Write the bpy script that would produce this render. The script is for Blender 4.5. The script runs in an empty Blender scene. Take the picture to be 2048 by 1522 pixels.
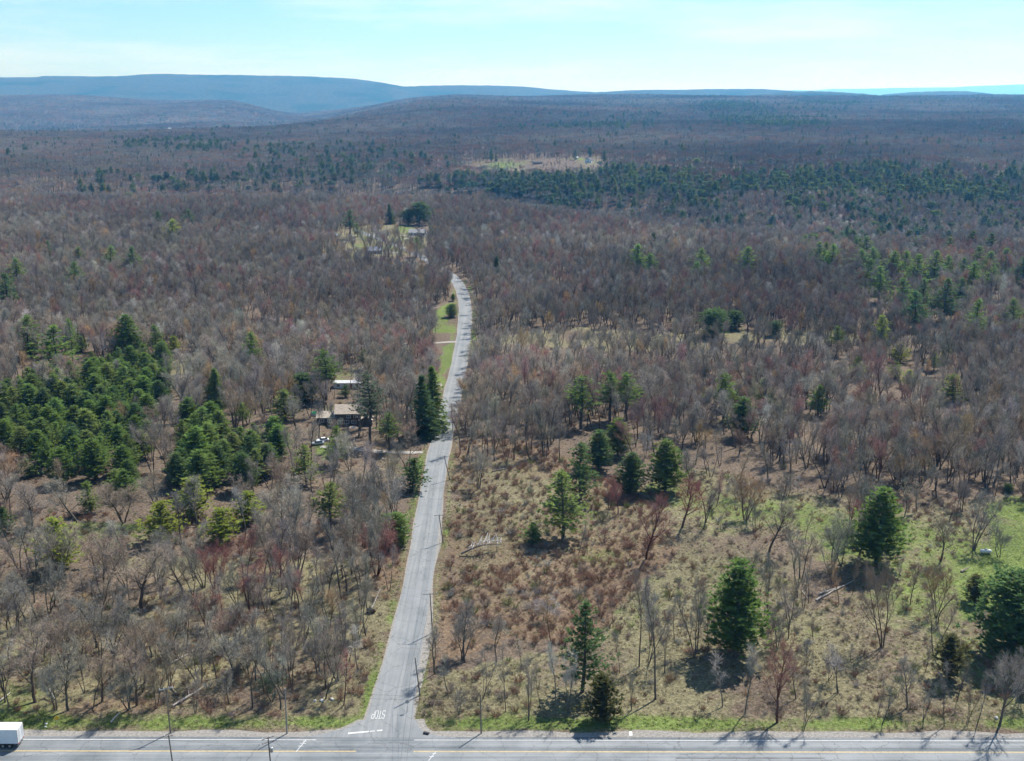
import bpy, bmesh, math, random
import numpy as np
from mathutils import Vector, Matrix

scene = bpy.context.scene
col = scene.collection
R = math.radians

# ------------------------------------------------------------------ camera
F_PX, CAM_H = 2150.0, 120.0                      # focal length in photo pixels (2048 wide)
PITCH = math.atan(571.0 / F_PX)
cam_d = bpy.data.cameras.new('camera'); cam = bpy.data.objects.new('camera', cam_d); col.objects.link(cam)
cam.location = (0, 0, CAM_H); cam.rotation_euler = (math.pi / 2 - PITCH, 0, 0)
cam_d.sensor_width = 36.0; cam_d.lens = 36.0 * F_PX / 2048.0
cam_d.clip_start = 1.0; cam_d.clip_end = 90000.0
scene.camera = cam

# ------------------------------------------------------------------ light
SUN_EL, SUN_AZ = 54.0, 39.5                      # azimuth from +Y towards +X
SUN_STRENGTH, SKY_STRENGTH, EXPOSURE = 4.9, 0.088, 0.77
HAZE_DENSITY, HAZE_COLOR, HAZE_G = 7.0e-5, (0.11, 0.47, 1.0), 0.35
sdir = Vector((math.sin(R(SUN_AZ)) * math.cos(R(SUN_EL)), math.cos(R(SUN_AZ)) * math.cos(R(SUN_EL)), math.sin(R(SUN_EL))))
sun_d = bpy.data.lights.new('sun', 'SUN'); sun = bpy.data.objects.new('sun', sun_d); col.objects.link(sun)
sun_d.energy = SUN_STRENGTH; sun_d.angle = R(0.53); sun_d.color = (1.0, 0.955, 0.89)
sun.rotation_euler = (-sdir).to_track_quat('-Z', 'Y').to_euler(); sun.location = (300, 400, 600)

world = bpy.data.worlds.new('World'); scene.world = world; world.use_nodes = True
wn, wl = world.node_tree.nodes, world.node_tree.links
wn.clear()
w_out = wn.new('ShaderNodeOutputWorld'); w_bg = wn.new('ShaderNodeBackground'); w_sky = wn.new('ShaderNodeTexSky')
w_sky.sky_type = 'NISHITA'; w_sky.sun_disc = False
w_sky.sun_elevation = R(SUN_EL); w_sky.sun_rotation = R(SUN_AZ)
w_sky.air_density = 1.0; w_sky.dust_density = 0.3; w_sky.ozone_density = 2.5; w_sky.altitude = 300
w_bg.inputs['Strength'].default_value = SKY_STRENGTH
# thin high cirrus: streaks stretched along x, mixed towards white
w_tc = wn.new('ShaderNodeTexCoord'); w_map = wn.new('ShaderNodeMapping'); w_map.inputs['Scale'].default_value = (1.6, 1.6, 13.0)
w_map.inputs['Rotation'].default_value = (0, R(2), R(14))
w_noise = wn.new('ShaderNodeTexNoise'); w_noise.inputs['Scale'].default_value = 2.1; w_noise.inputs['Detail'].default_value = 7; w_noise.inputs['Roughness'].default_value = 0.62
w_ramp = wn.new('ShaderNodeMapRange'); w_ramp.inputs['From Min'].default_value = 0.47; w_ramp.inputs['From Max'].default_value = 0.74
w_ramp.inputs['To Max'].default_value = 0.58; w_ramp.clamp = True
w_mix = wn.new('ShaderNodeMixRGB'); w_mix.inputs['Color2'].default_value = (7.4, 8.1, 8.6, 1)
wl.new(w_tc.outputs['Generated'], w_map.inputs['Vector']); wl.new(w_map.outputs[0], w_noise.inputs['Vector'])
wl.new(w_noise.outputs['Fac'], w_ramp.inputs['Value']); wl.new(w_ramp.outputs[0], w_mix.inputs['Fac'])
w_wb = wn.new('ShaderNodeVectorMath'); w_wb.operation = 'MULTIPLY'; w_wb.inputs[1].default_value = (0.63, 0.885, 1.06)
wl.new(w_sky.outputs[0], w_wb.inputs[0]); wl.new(w_wb.outputs[0], w_mix.inputs['Color1']); wl.new(w_mix.outputs[0], w_bg.inputs['Color']); wl.new(w_bg.outputs[0], w_out.inputs['Surface'])

scene.view_settings.view_transform = 'Standard'; scene.view_settings.look = 'None'
scene.view_settings.gamma = 1.0; scene.view_settings.exposure = EXPOSURE; scene.view_settings.use_curve_mapping = False
scene.render.engine = 'CYCLES'
cy = scene.cycles
cy.max_bounces = 4; cy.diffuse_bounces = 2; cy.glossy_bounces = 1; cy.transmission_bounces = 2; cy.transparent_max_bounces = 4; cy.volume_bounces = 0
cy.use_adaptive_sampling = True; cy.adaptive_threshold = 0.02
cy.use_denoising = True
try: cy.denoiser = 'OPENIMAGEDENOISE'
except Exception: pass
cy.sample_clamp_indirect = 4.0
scene.render.use_persistent_data = False

# ------------------------------------------------------------------ helpers
rng = np.random.default_rng(11)
def smooth(a, b, x):
    t = np.clip((np.asarray(x, float) - a) / (b - a), 0, 1); return t * t * (3 - 2 * t)
_nz = np.random.default_rng(5)
_K = [(_nz.normal(0, 1, 2), _nz.uniform(0, 6.28)) for _ in range(24)]
def noise(x, y, s, o=0):
    v = 0
    for i in range(8):
        k, ph = _K[(i + o) % 24]; v = v + np.sin((x * k[0] + y * k[1]) / s + ph + o)
    return v / 3.2

cp, sp = math.cos(PITCH), math.sin(PITCH)
def proj(x, y, z):                                # world -> photo pixel
    z = z - CAM_H; d = y * cp - z * sp; v = y * sp + z * cp
    return 1024 + F_PX * x / d, 761 - F_PX * v / d
def gnd(px, py, z=0.0):                           # photo pixel -> point on the level z
    u = (px - 1024) / F_PX; v = (761 - py) / F_PX
    d = (u, cp + v * sp, -sp + v * cp); t = (z - CAM_H) / d[2]
    return d[0] * t, d[1] * t
def height_of(px, yb, yt, zb=0.0):                # height of an upright thing seen from yb to yt
    x, y = gnd(px, yb, zb); v = (761 - yt) / F_PX
    return CAM_H + y * (-sp + v * cp) / (cp + v * sp) - zb
def inside(px, py, poly):
    px = np.asarray(px, float); py = np.asarray(py, float); r = np.zeros(px.shape, bool); n = len(poly)
    for i in range(n):
        x1, y1 = poly[i]; x2, y2 = poly[(i + 1) % n]
        if y1 == y2: continue
        c = ((y1 > py) != (y2 > py)) & (px < (x2 - x1) * (py - y1) / (y2 - y1) + x1); r ^= c
    return r

# ------------------------------------------------------------------ terrain height
PD = [0, 1e-3, 150, 350, 460, 640, 900, 1500, 2600, 4200, 5600, 6200, 7200, 9200, 12000]
PRZ = [0, 0, -30, -32, -12, 4, 16, 30, 52, 84, 104, 106, 90, 50, -40]
QD = [0, 150, 330, 460, 700, 1300, 2200, 2900, 3700, 4700, 5900, 6900, 7500, 8300, 10000, 12000]
QZ = [0, -20, -24, -8, 2, 10, 16, -25, -62, -40, 25, 82, 96, 70, 0, -60]
def crest(u): return np.interp(u, [-0.6, -0.03, 0.03, 0.13, 0.22, 0.6], [1190, 1190, 1060, 940, 840, 820])
def hgt(x, y):
    x = np.asarray(x, float); y = np.asarray(y, float); yy = np.maximum(y, 1.0); u = x / yy
    d = np.maximum(yy - crest(u), 0)
    w = smooth(-0.24, -0.04, u)
    q_ = np.interp(d, QD, QZ); q_ = q_ - (q_ + 55) * smooth(-.265, -.185, u) * smooth(4200, 5200, d)
    z = w * np.interp(d, PD[1:], PRZ[1:]) + (1 - w) * q_
    z = z + (1 - w) * smooth(4300, 6000, yy) * 20 * noise(x, y, 520.0, 2)
    a = smooth(420, 900, yy)
    z = z + a * 2.2 * noise(x, y, 130.0)
    z = z + smooth(1600, 3500, yy) * (15.0 * noise(x, y, 330.0, 3) + 10.0 * noise(x, y, 760.0, 8)) * np.interp(yy, [3500, 6500], [1, .55])
    road_near = 1 - smooth(6.0, 12.0, np.abs(x - road_x(yy)))
    m = smooth(186, 192, yy) * (1 - road_near) * (yy < 1400)
    return z + m * (0.22 * noise(x, y, 3.0, 7) + 0.30 * noise(x, y, 11.0, 9))

# side road edges read along its length: (photo y, left x, right x)
ROAD = [(1440, 724, 833), (1400, 741, 833), (1350, 760, 836), (1300, 776, 840), (1250, 790, 852), (1200, 803, 862), (1150, 812, 868), (1085, 824, 875), (1029, 834, 880), (950, 848, 888),
        (894, 858, 899), (850, 871, 909), (805, 884, 919), (760, 895, 927), (712, 907, 938), (684, 912, 940), (655, 917, 942), (623, 919, 944), (602, 917, 942), (581, 911, 935), (565, 902, 925), (552, 886, 908), (540, 866, 889), (520, 838, 858), (495, 791, 808), (474, 742, 754), (466, 725, 736), (461, 706, 716)]
_rc = np.array([gnd((l + r) / 2, y) for y, l, r in ROAD]); _rw = np.array([gnd(r, y)[0] - gnd(l, y)[0] for y, l, r in ROAD])
def road_x(y): return np.interp(y, _rc[:, 1], _rc[:, 0])
HWY_SLOPE = -0.0026
def hwy_y(x, y0): return y0 + HWY_SLOPE * x
def place(px, py):                                # photo pixel -> ground point on the real terrain
    z = 0.0
    for _ in range(30):
        x, y = gnd(px, py, z); z = 0.5 * z + 0.5 * float(hgt(x, y))
    return x, y, float(hgt(x, y))

# ------------------------------------------------------------------ materials
def mat(name, base=(0.5, 0.5, 0.5), rough=0.8, vary=0.0, scale=1.0, metal=0.0, bump=0.0, bscale=None, spec=0.3):
    m = bpy.data.materials.new(name); m.use_nodes = True; n, l = m.node_tree.nodes, m.node_tree.links
    b = n['Principled BSDF']; b.inputs['Base Color'].default_value = (*base, 1); b.inputs['Roughness'].default_value = rough; b.inputs['Metallic'].default_value = metal
    b.inputs['Specular IOR Level'].default_value = spec
    if vary or bump:
        tc = n.new('ShaderNodeTexCoord'); nz = n.new('ShaderNodeTexNoise'); nz.inputs['Scale'].default_value = scale; nz.inputs['Detail'].default_value = 5
        l.new(tc.outputs['Object'], nz.inputs['Vector'])
        if vary:
            mr = n.new('ShaderNodeMapRange'); mr.inputs['From Min'].default_value = .3; mr.inputs['From Max'].default_value = .7; mr.inputs['To Min'].default_value = 1 - vary; mr.inputs['To Max'].default_value = 1 + vary
            l.new(nz.outputs['Fac'], mr.inputs['Value'])
            mx = n.new('ShaderNodeVectorMath'); mx.operation = 'SCALE'; mx.inputs[0].default_value = base; l.new(mr.outputs[0], mx.inputs['Scale']); l.new(mx.outputs[0], b.inputs['Base Color'])
        if bump:
            bp = n.new('ShaderNodeBump'); bp.inputs['Strength'].default_value = bump; bp.inputs['Distance'].default_value = .05; l.new(nz.outputs['Fac'], bp.inputs['Height']); l.new(bp.outputs[0], b.inputs['Normal'])
    return m

def tint_mat(name, transl, vary, scale, mult=(1, 1, 1)):
    """Plant material: own colour of each plant comes from its 'tint' property."""
    m = bpy.data.materials.new(name); m.use_nodes = True; n, l = m.node_tree.nodes, m.node_tree.links; n.clear()
    out = n.new('ShaderNodeOutputMaterial'); at = n.new('ShaderNodeAttribute'); at.attribute_type = 'INSTANCER'; at.attribute_name = 'tint'
    tc = n.new('ShaderNodeTexCoord'); nz = n.new('ShaderNodeTexNoise'); nz.inputs['Scale'].default_value = scale; nz.inputs['Detail'].default_value = 3
    l.new(tc.outputs['Object'], nz.inputs['Vector'])
    mr = n.new('ShaderNodeMapRange'); mr.inputs['From Min'].default_value = .3; mr.inputs['From Max'].default_value = .7; mr.inputs['To Min'].default_value = 1 - vary; mr.inputs['To Max'].default_value = 1 + vary
    l.new(nz.outputs['Fac'], mr.inputs['Value'])
    mu = n.new('ShaderNodeVectorMath'); mu.operation = 'MULTIPLY'; l.new(at.outputs['Color'], mu.inputs[0]); mu.inputs[1].default_value = mult
    mx = n.new('ShaderNodeVectorMath'); mx.operation = 'SCALE'; l.new(mu.outputs[0], mx.inputs[0]); l.new(mr.outputs[0], mx.inputs['Scale'])
    d = n.new('ShaderNodeBsdfDiffuse'); l.new(mx.outputs[0], d.inputs['Color']); last = d
    if transl:
        t = n.new('ShaderNodeBsdfTranslucent'); l.new(mx.outputs[0], t.inputs['Color']); ms = n.new('ShaderNodeMixShader'); ms.inputs['Fac'].default_value = transl
        l.new(d.outputs[0], ms.inputs[1]); l.new(t.outputs[0], ms.inputs[2]); last = ms
    l.new(last.outputs[0], out.inputs['Surface'])
    return m

M = {}
M['twig'] = tint_mat('twig', 0.0, 0.22, 0.35)
M['bark'] = tint_mat('bark', 0.0, 0.25, 1.2, (0.36, 0.345, 0.34))
M['needle'] = tint_mat('needle', 0.52, 0.35, 0.45, (1.28, 1.25, 1.2))
M['pine_bark'] = mat('pine_bark', (0.085, 0.068, 0.055), .9, .3, 3)
M['grass_blade'] = tint_mat('grass_blade', 0.3, 0.25, 0.6)

# ------------------------------------------------------------------ mesh building
class MB:
    """Collects shapes; build() links them as ONE mesh object."""
    def __init__(s): s.v = []; s.f = []; s.n = 0; s.m = []
    def add(s, v, f, mi=0):
        v = np.asarray(v, float).reshape(-1, 3); s.v.append(v); s.f += [tuple(i + s.n for i in q) for q in f]; s.m += [mi] * len(f); s.n += len(v)
    def tube(s, pts, rad, sides=6, cap=False, mi=0):
        pts = np.asarray(pts, float); k = len(pts); rad = np.broadcast_to(np.asarray(rad, float), (k,))
        t = np.gradient(pts, axis=0); t /= np.linalg.norm(t, axis=1)[:, None] + 1e-9
        ref = np.array([1.0, 0, 0]) if abs(t[0][0]) < .8 else np.array([0, 1.0, 0])
        a = np.cross(t, ref); a /= np.linalg.norm(a, axis=1)[:, None] + 1e-9; b = np.cross(t, a)
        an = np.arange(sides) * 2 * np.pi / sides
        ring = pts[:, None, :] + rad[:, None, None] * (np.cos(an)[None, :, None] * a[:, None, :] + np.sin(an)[None, :, None] * b[:, None, :])
        f = [(i * sides + j, i * sides + (j + 1) % sides, (i + 1) * sides + (j + 1) % sides, (i + 1) * sides + j) for i in range(k - 1) for j in range(sides)]
        if cap: f += [tuple(range(sides))[::-1], tuple(range((k - 1) * sides, k * sides))]
        s.add(ring.reshape(-1, 3), f, mi)
    def tris(s, T, mi=0):
        T = np.asarray(T, float).reshape(-1, 3, 3); n = len(T)
        s.add(T.reshape(-1, 3), [(3 * i, 3 * i + 1, 3 * i + 2) for i in range(n)], mi)
    def box(s, lo, hi, mi=0):
        x0, y0, z0 = lo; x1, y1, z1 = hi
        s.add([(x0, y0, z0), (x1, y0, z0), (x1, y1, z0), (x0, y1, z0), (x0, y0, z1), (x1, y0, z1), (x1, y1, z1), (x0, y1, z1)],
              [(0, 3, 2, 1), (4, 5, 6, 7), (0, 1, 5, 4), (1, 2, 6, 5), (2, 3, 7, 6), (3, 0, 4, 7)], mi)
    def prism(s, prof, y0, y1, mi=0):              # prof: (x, z) counter-clockwise, extruded along y
        k = len(prof); v = [(x, y0, z) for x, z in prof] + [(x, y1, z) for x, z in prof]
        s.add(v, [tuple(range(k)), tuple(range(2 * k - 1, k - 1, -1))] + [(i + k, (i + 1) % k + k, (i + 1) % k, i) for i in range(k)], mi)
    def cyl(s, p0, p1, r, sides=12, mi=0): s.tube([p0, p1], r, sides, True, mi)
    def mesh(s, name, mats, smooth_=False):
        me = bpy.data.meshes.new(name)
        me.from_pydata(np.concatenate(s.v).tolist() if s.v else [], [], s.f)
        for m in (mats if isinstance(mats, (list, tuple)) else [mats]): me.materials.append(m)
        if any(s.m): me.polygons.foreach_set('material_index', s.m)
        if smooth_: me.polygons.foreach_set('use_smooth', [True] * len(s.f))
        me.update(); return me
    def build(s, name, mats, parent=None, smooth_=False, loc=None, rz=0):
        o = bpy.data.objects.new(name, s.mesh(name, mats, smooth_)); col.objects.link(o)
        if parent is not None: o.parent = parent
        if loc is not None: o.location = loc
        if rz: o.rotation_euler = (0, 0, rz)
        return o

def link(name, me, parent=None):
    o = bpy.data.objects.new(name, me); col.objects.link(o)
    if parent is not None: o.parent = parent
    return o
def empty(name, loc, rz=0):
    o = bpy.data.objects.new(name, None); col.objects.link(o); o.location = loc; o.rotation_euler = (0, 0, rz); o.empty_display_size = .5; return o
def tag(o, label=None, cat=None, group=None, kind=None):
    if label: o['label'] = label
    if cat: o['category'] = cat
    if group: o['group'] = group
    if kind: o['kind'] = kind
    return o

# ------------------------------------------------------------------ ground sheet
NR, NC = 470, 300
ys = np.concatenate([np.linspace(-400, 55, 8), np.geomspace(60, 11500, NR)]); NRr = len(ys)
S = np.linspace(-1, 1, NC); S = np.sign(S) * np.abs(S) ** 1.15
GX = S[None, :] * (np.maximum(ys, 0)[:, None] * 0.72 + 150); GY = np.repeat(ys[:, None], NC, 1)
GZ = hgt(GX, np.maximum(GY, 1))
# the ground is worn flat under the asphalt of both roads
PX, PY = proj(GX, np.maximum(GY, 60), GZ)

# what grows where, as polygons on the ground (read off in photo pixels)
P_LAWN_E = [(1890, 1260), (1885, 1170), (1925, 1130), (1965, 1090), (2000, 1020), (2060, 1000), (2400, 980), (2400, 1260), (1980, 1230)]
P_MEADOW = [(1300, 940), (1450, 945), (1700, 985), (1900, 1000), (2400, 980), (2400, 1475), (830, 1475), (840, 1350), (1000, 1330), (1180, 1300), (1240, 1180), (1300, 1060)]
P_SCRUB = [(880, 960), (930, 880), (1050, 880), (1150, 930), (1300, 980), (1330, 1070), (1280, 1200), (1180, 1290), (1000, 1290), (850, 1330), (872, 1230), (892, 1080)]
P_LAWN_ROAD = [(872, 770), (882, 700), (915, 690), (900, 765)]
P_LAWN_ROAD2 = [(868, 650), (872, 610), (905, 600), (918, 625), (915, 660), (880, 665)]
P_OPEN_L = [(0, 1060), (120, 1060), (330, 1040), (330, 1090), (230, 1160), (80, 1150), (0, 1130)]
P_HOUSE = [(560, 840), (640, 800), (760, 800), (800, 880), (790, 960), (620, 960)]
P_MOBILE = [(640, 745), (740, 735), (760, 775), (650, 790)]
P_UP = [(640, 500), (650, 455), (760, 450), (860, 450), (870, 490), (820, 510), (700, 515)]
P_CLEAR = [(925, 345), (945, 325), (1060, 318), (1200, 316), (1212, 335), (1195, 352), (1060, 352)]
P_STRIP = [(950, 690), (960, 668), (1200, 658), (1700, 664), (1750, 680), (1500, 700), (1100, 700)]
P_YARD_L = [(200, 735), (300, 712), (380, 715), (400, 745), (300, 765)]
P_FIELD_FAR = [(-60, 300), (-60, 272), (60, 276), (180, 290), (120, 300)]

jx = PX + 9 * noise(GX, GY, 5.0, 2) + 24 * noise(GX, GY, 17.0, 9); jy = PY + 6 * noise(GX, GY, 6.0, 4) + 15 * noise(GX, GY, 15.0, 12) * (GY < 420)
vis = GY > 150
def gm(poly): return inside(jx, jy, poly) & vis
cov = np.zeros((NRr, NC, 4)); cov[..., 3] = 1
green, tan_, scrub = cov[..., 0], cov[..., 1], cov[..., 2]
n1 = noise(GX, GY, 9.0, 1); n2 = noise(GX, GY, 28.0, 5)
tan_ += np.where(gm(P_MEADOW), .66 + .3 * n1, 0); green += np.where(gm(P_MEADOW), np.clip(.27 + .24 * n2 + .22 * n1, 0, .66), 0); scrub += np.where(gm(P_MEADOW), np.clip(.22 * noise(GX, GY, 13.0, 3) + .1, 0, .6), 0)
scrub[:] = np.where(gm(P_SCRUB), .75 + .2 * n1, scrub); tan_[:] = np.where(gm(P_SCRUB), np.clip(.28 + .5 * n2, 0, .8), tan_); green[:] = np.where(gm(P_SCRUB), np.clip(-.1 + .4 * n1, 0, .5), green)
for p_, a in ((P_LAWN_E, .95), (P_LAWN_ROAD, 1), (P_LAWN_ROAD2, .6), (P_MOBILE, .3), (P_UP, .22), (P_HOUSE, .08), (P_CLEAR, .2)):
    green[:] = np.where(gm(p_), np.clip(a + .35 * n1, 0, 1), green); tan_[:] = np.where(gm(p_), .55 + .3 * n2, tan_)
for p_, a in ((P_OPEN_L, .55), (P_STRIP, .65), (P_YARD_L, .6)):
    tan_[:] = np.where(gm(p_), a + .3 * n1, tan_); green[:] = np.where(gm(p_), np.clip(.12 + .4 * n2, 0, 1), green)
c_ = gm(P_CLEAR); tan_[:] = np.where(c_, np.clip(.30 + .5 * noise(GX, GY, 34.0, 3), 0, .8), tan_); green[:] = np.where(c_, np.clip(.52 + .5 * noise(GX, GY, 42.0, 9), 0, 1), green)
fl = (PY > 1110) & (GX < road_x(GY)) & vis
tan_[:] = np.where(fl, np.clip(.52 + .42 * n1, 0, 1), tan_); green[:] = np.where(fl, np.clip(.22 + .42 * n2 + .15 * n1, 0, .8), green); scrub[:] = np.where(fl, np.clip(.25 + .4 * noise(GX, GY, 15.0, 12), 0, .8), scrub)
hy = GY - HWY_SLOPE * GX
verge = np.exp(-((hy - 188.2) / 3.0) ** 2) * vis
green[:] = np.maximum(green, verge * np.clip(.85 + .35 * n1, 0, 1)); tan_[:] = np.where(verge > .3, .5, tan_)
rd = np.abs(GX - road_x(GY)); vr = np.exp(-((rd - 5.2) / 1.5) ** 2) * (GY > 190) * (GY < 720)
green[:] = np.maximum(green, vr * np.clip(.55 + .4 * n1, 0, 1)); tan_[:] = np.maximum(tan_, vr * .6)
cov[..., :3] = np.clip(cov[..., :3], 0, 1)

def grid_mesh(name, X, Y, Z, m):
    r, c = X.shape; me = bpy.data.meshes.new(name); v = np.stack([X, Y, Z], -1).reshape(-1, 3)
    i = (np.arange(r - 1)[:, None] * c + np.arange(c - 1)[None, :]).reshape(-1)
    q = np.stack([i, i + 1, i + c + 1, i + c], 1)
    me.vertices.add(len(v)); me.vertices.foreach_set('co', v.ravel()); me.loops.add(q.size); me.loops.foreach_set('vertex_index', q.ravel().astype(np.int32))
    me.polygons.add(len(q)); me.polygons.foreach_set('loop_start', (np.arange(len(q)) * 4).astype(np.int32)); me.polygons.foreach_set('use_smooth', np.ones(len(q), bool))
    me.materials.append(m); me.update(calc_edges=True); me.validate(); return me

def ground_material():
    m = bpy.data.materials.new('forest_floor'); m.use_nodes = True; n, l = m.node_tree.nodes, m.node_tree.links
    b = n['Principled BSDF']; b.inputs['Roughness'].default_value = .95; b.inputs['Specular IOR Level'].default_value = .1
    at = n.new('ShaderNodeAttribute'); at.attribute_name = 'cover'; sep = n.new('ShaderNodeSeparateColor'); l.new(at.outputs['Color'], sep.inputs[0])
    tc = n.new('ShaderNodeTexCoord')
    def nz(scale, detail=6, rough=.6, stretch=None):
        t = n.new('ShaderNodeTexNoise'); t.inputs['Scale'].default_value = scale; t.inputs['Detail'].default_value = detail; t.inputs['Roughness'].default_value = rough
        if stretch:
            mp = n.new('ShaderNodeMapping'); mp.inputs['Scale'].default_value = stretch; l.new(tc.outputs['Object'], mp.inputs['Vector']); l.new(mp.outputs[0], t.inputs['Vector'])
        else: l.new(tc.outputs['Object'], t.inputs['Vector'])
        return t
    def ramp(src, stops):
        r = n.new('ShaderNodeValToRGB'); e = r.color_ramp.elements
        while len(e) < len(stops): e.new(.5)
        for q, (p, c) in zip(e, stops): q.position = p; q.color = (*c, 1)
        l.new(src, r.inputs['Fac']); return r
    fine, mid, big = nz(1.6, 8, .7), nz(.22, 6, .65), nz(.03, 4)
    litter = ramp(fine.outputs['Fac'], [(.30, (.045, .036, .028)), (.48, (.112, .086, .064)), (.62, (.185, .145, .108)), (.75, (.28, .23, .175))])
    tan = ramp(fine.outputs['Fac'], [(.28, (.052, .047, .028)), (.45, (.130, .118, .068)), (.60, (.212, .192, .114)), (.74, (.35, .32, .21))])
    grn = ramp(fine.outputs['Fac'], [(.28, (.045, .070, .018)), (.48, (.105, .145, .038)), (.64, (.180, .212, .072)), (.76, (.28, .28, .13))])
    scr = ramp(fine.outputs['Fac'], [(.30, (.060, .042, .030)), (.48, (.135, .095, .064)), (.64, (.21, .155, .100)), (.76, (.31, .245, .160))])
    def fac(ch, lo, hi, amt=.55):
        ad = n.new('ShaderNodeMath'); ad.operation = 'MULTIPLY_ADD'; l.new(mid.outputs['Fac'], ad.inputs[0]); ad.inputs[1].default_value = amt * 2; ad.inputs[2].default_value = -amt
        sm = n.new('ShaderNodeMath'); sm.operation = 'ADD'; l.new(sep.outputs[ch], sm.inputs[0]); l.new(ad.outputs[0], sm.inputs[1])
        mr = n.new('ShaderNodeMapRange'); mr.interpolation_type = 'SMOOTHSTEP'; mr.inputs['From Min'].default_value = lo; mr.inputs['From Max'].default_value = hi; l.new(sm.outputs[0], mr.inputs['Value']); return mr
    def mix(f, a, c):
        x = n.new('ShaderNodeMixRGB'); l.new(f.outputs[0], x.inputs['Fac']); l.new(a.outputs[0], x.inputs['Color1']); l.new(c.outputs[0], x.inputs['Color2']); return x
    c = mix(fac(2, .2, .7), litter, scr); c = mix(fac(1, .25, .7), c, tan); c = mix(fac(0, .28, .75), c, grn)
    hs = n.new('ShaderNodeHueSaturation'); mr = n.new('ShaderNodeMapRange'); mr.inputs['From Min'].default_value = .3; mr.inputs['From Max'].default_value = .7; mr.inputs['To Min'].default_value = .82; mr.inputs['To Max'].default_value = 1.15
    clod = nz(.75, 9, .78); mc = n.new('ShaderNodeMapRange'); mc.inputs['From Min'].default_value = .32; mc.inputs['From Max'].default_value = .68; mc.inputs['To Min'].default_value = .62; mc.inputs['To Max'].default_value = 1.32; l.new(clod.outputs['Fac'], mc.inputs['Value'])
    mm = n.new('ShaderNodeMath'); mm.operation = 'MULTIPLY'; l.new(mr.outputs[0], mm.inputs[0]); l.new(mc.outputs[0], mm.inputs[1]); l.new(big.outputs['Fac'], mr.inputs['Value']); l.new(mm.outputs[0], hs.inputs['Value']); l.new(c.outputs[0], hs.inputs['Color']); l.new(hs.outputs[0], b.inputs['Base Color'])
    bp = n.new('ShaderNodeBump'); bp.inputs['Strength'].default_value = .7; bp.inputs['Distance'].default_value = .5; l.new(fine.outputs['Fac'], bp.inputs['Height']); l.new(bp.outputs[0], b.inputs['Normal'])
    return m
M['ground'] = ground_material()
g_me = grid_mesh('ground', GX, GY, GZ, M['ground'])
ca = g_me.color_attributes.new('cover', 'FLOAT_COLOR', 'POINT'); ca.data.foreach_set('color', cov.reshape(-1).astype(np.float32))
ground = link('ground', g_me); tag(ground, kind='structure')

# ------------------------------------------------------------------ far hills
def hill_material(name, dark, light, conifer):
    m = bpy.data.materials.new(name); m.use_nodes = True; n, l = m.node_tree.nodes, m.node_tree.links; b = n['Principled BSDF']; b.inputs['Roughness'].default_value = 1; b.inputs['Specular IOR Level'].default_value = 0
    tc = n.new('ShaderNodeTexCoord')
    a = n.new('ShaderNodeTexNoise'); a.inputs['Scale'].default_value = .035; a.inputs['Detail'].default_value = 6; a.inputs['Roughness'].default_value = .75
    c = n.new('ShaderNodeTexNoise'); c.inputs['Scale'].default_value = .0016; c.inputs['Detail'].default_value = 5
    for t in (a, c): l.new(tc.outputs['Object'], t.inputs['Vector'])
    r = n.new('ShaderNodeValToRGB'); r.color_ramp.elements[0].position = .35; r.color_ramp.elements[0].color = (*dark, 1); r.color_ramp.elements[1].position = .65; r.color_ramp.elements[1].color = (*light, 1); l.new(a.outputs['Fac'], r.inputs['Fac'])
    mr = n.new('ShaderNodeMapRange'); mr.inputs['From Min'].default_value = .5; mr.inputs['From Max'].default_value = .66; mr.inputs['To Max'].default_value = .7; l.new(c.outputs['Fac'], mr.inputs['Value'])
    mx = n.new('ShaderNodeMixRGB'); mx.inputs['Color2'].default_value = (*conifer, 1); l.new(mr.outputs[0], mx.inputs['Fac']); l.new(r.outputs[0], mx.inputs['Color1']); l.new(mx.outputs[0], b.inputs['Base Color'])
    bp = n.new('ShaderNodeBump'); bp.inputs['Strength'].default_value = 1; bp.inputs['Distance'].default_value = 14; l.new(a.outputs['Fac'], bp.inputs['Height']); l.new(bp.outputs[0], b.inputs['Normal'])
    return m
M['hill'] = hill_material('hill_forest', (.018, .028, .030), (.10, .10, .085), (.016, .038, .03))
def ridge(name, D, prof, foot, depth, seed, u0=-.75, u1=.75, label=None):
    us = np.linspace(u0, u1, 420); vs = np.linspace(0, 1, 46)
    px = 1024 + F_PX * us / 1.0 * (1 / cp) * 1.0
    cy_ = np.interp(1024 + us * F_PX * 1.0 / cp, [p[0] for p in prof], [p[1] for p in prof])
    v = (761 - cy_) / F_PX; top = CAM_H + D * (-sp + v * cp) / (cp + v * sp)
    U, V = np.meshgrid(us, vs); Y = D - depth * (1 - V) ; Y = np.where(V > .72, D + depth * .8 * (V - .72), D - depth * (1 - V / .72)); X = U * Y
    t = np.clip(V / .72, 0, 1); s = t * t * (3 - 2 * t); back = np.clip((V - .72) / .28, 0, 1)
    T = np.repeat(top[None, :], len(vs), 0)
    Z = foot + (T - foot) * (s * .92 + .08 * t) - back * 200
    gul = noise(X, Y, 520.0, seed) * .5 + noise(X * 1.0, Y * .35, 260.0, seed + 3) * .5
    Z = Z + (T - foot) * .17 * gul * np.sin(np.pi * t) * (back == 0)
    Z = Z + 2.0 * noise(X, Y, 26.0, seed + 5)
    return tag(link(name, grid_mesh(name, X, Y, Z, M['hill'])), kind='structure')
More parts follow.
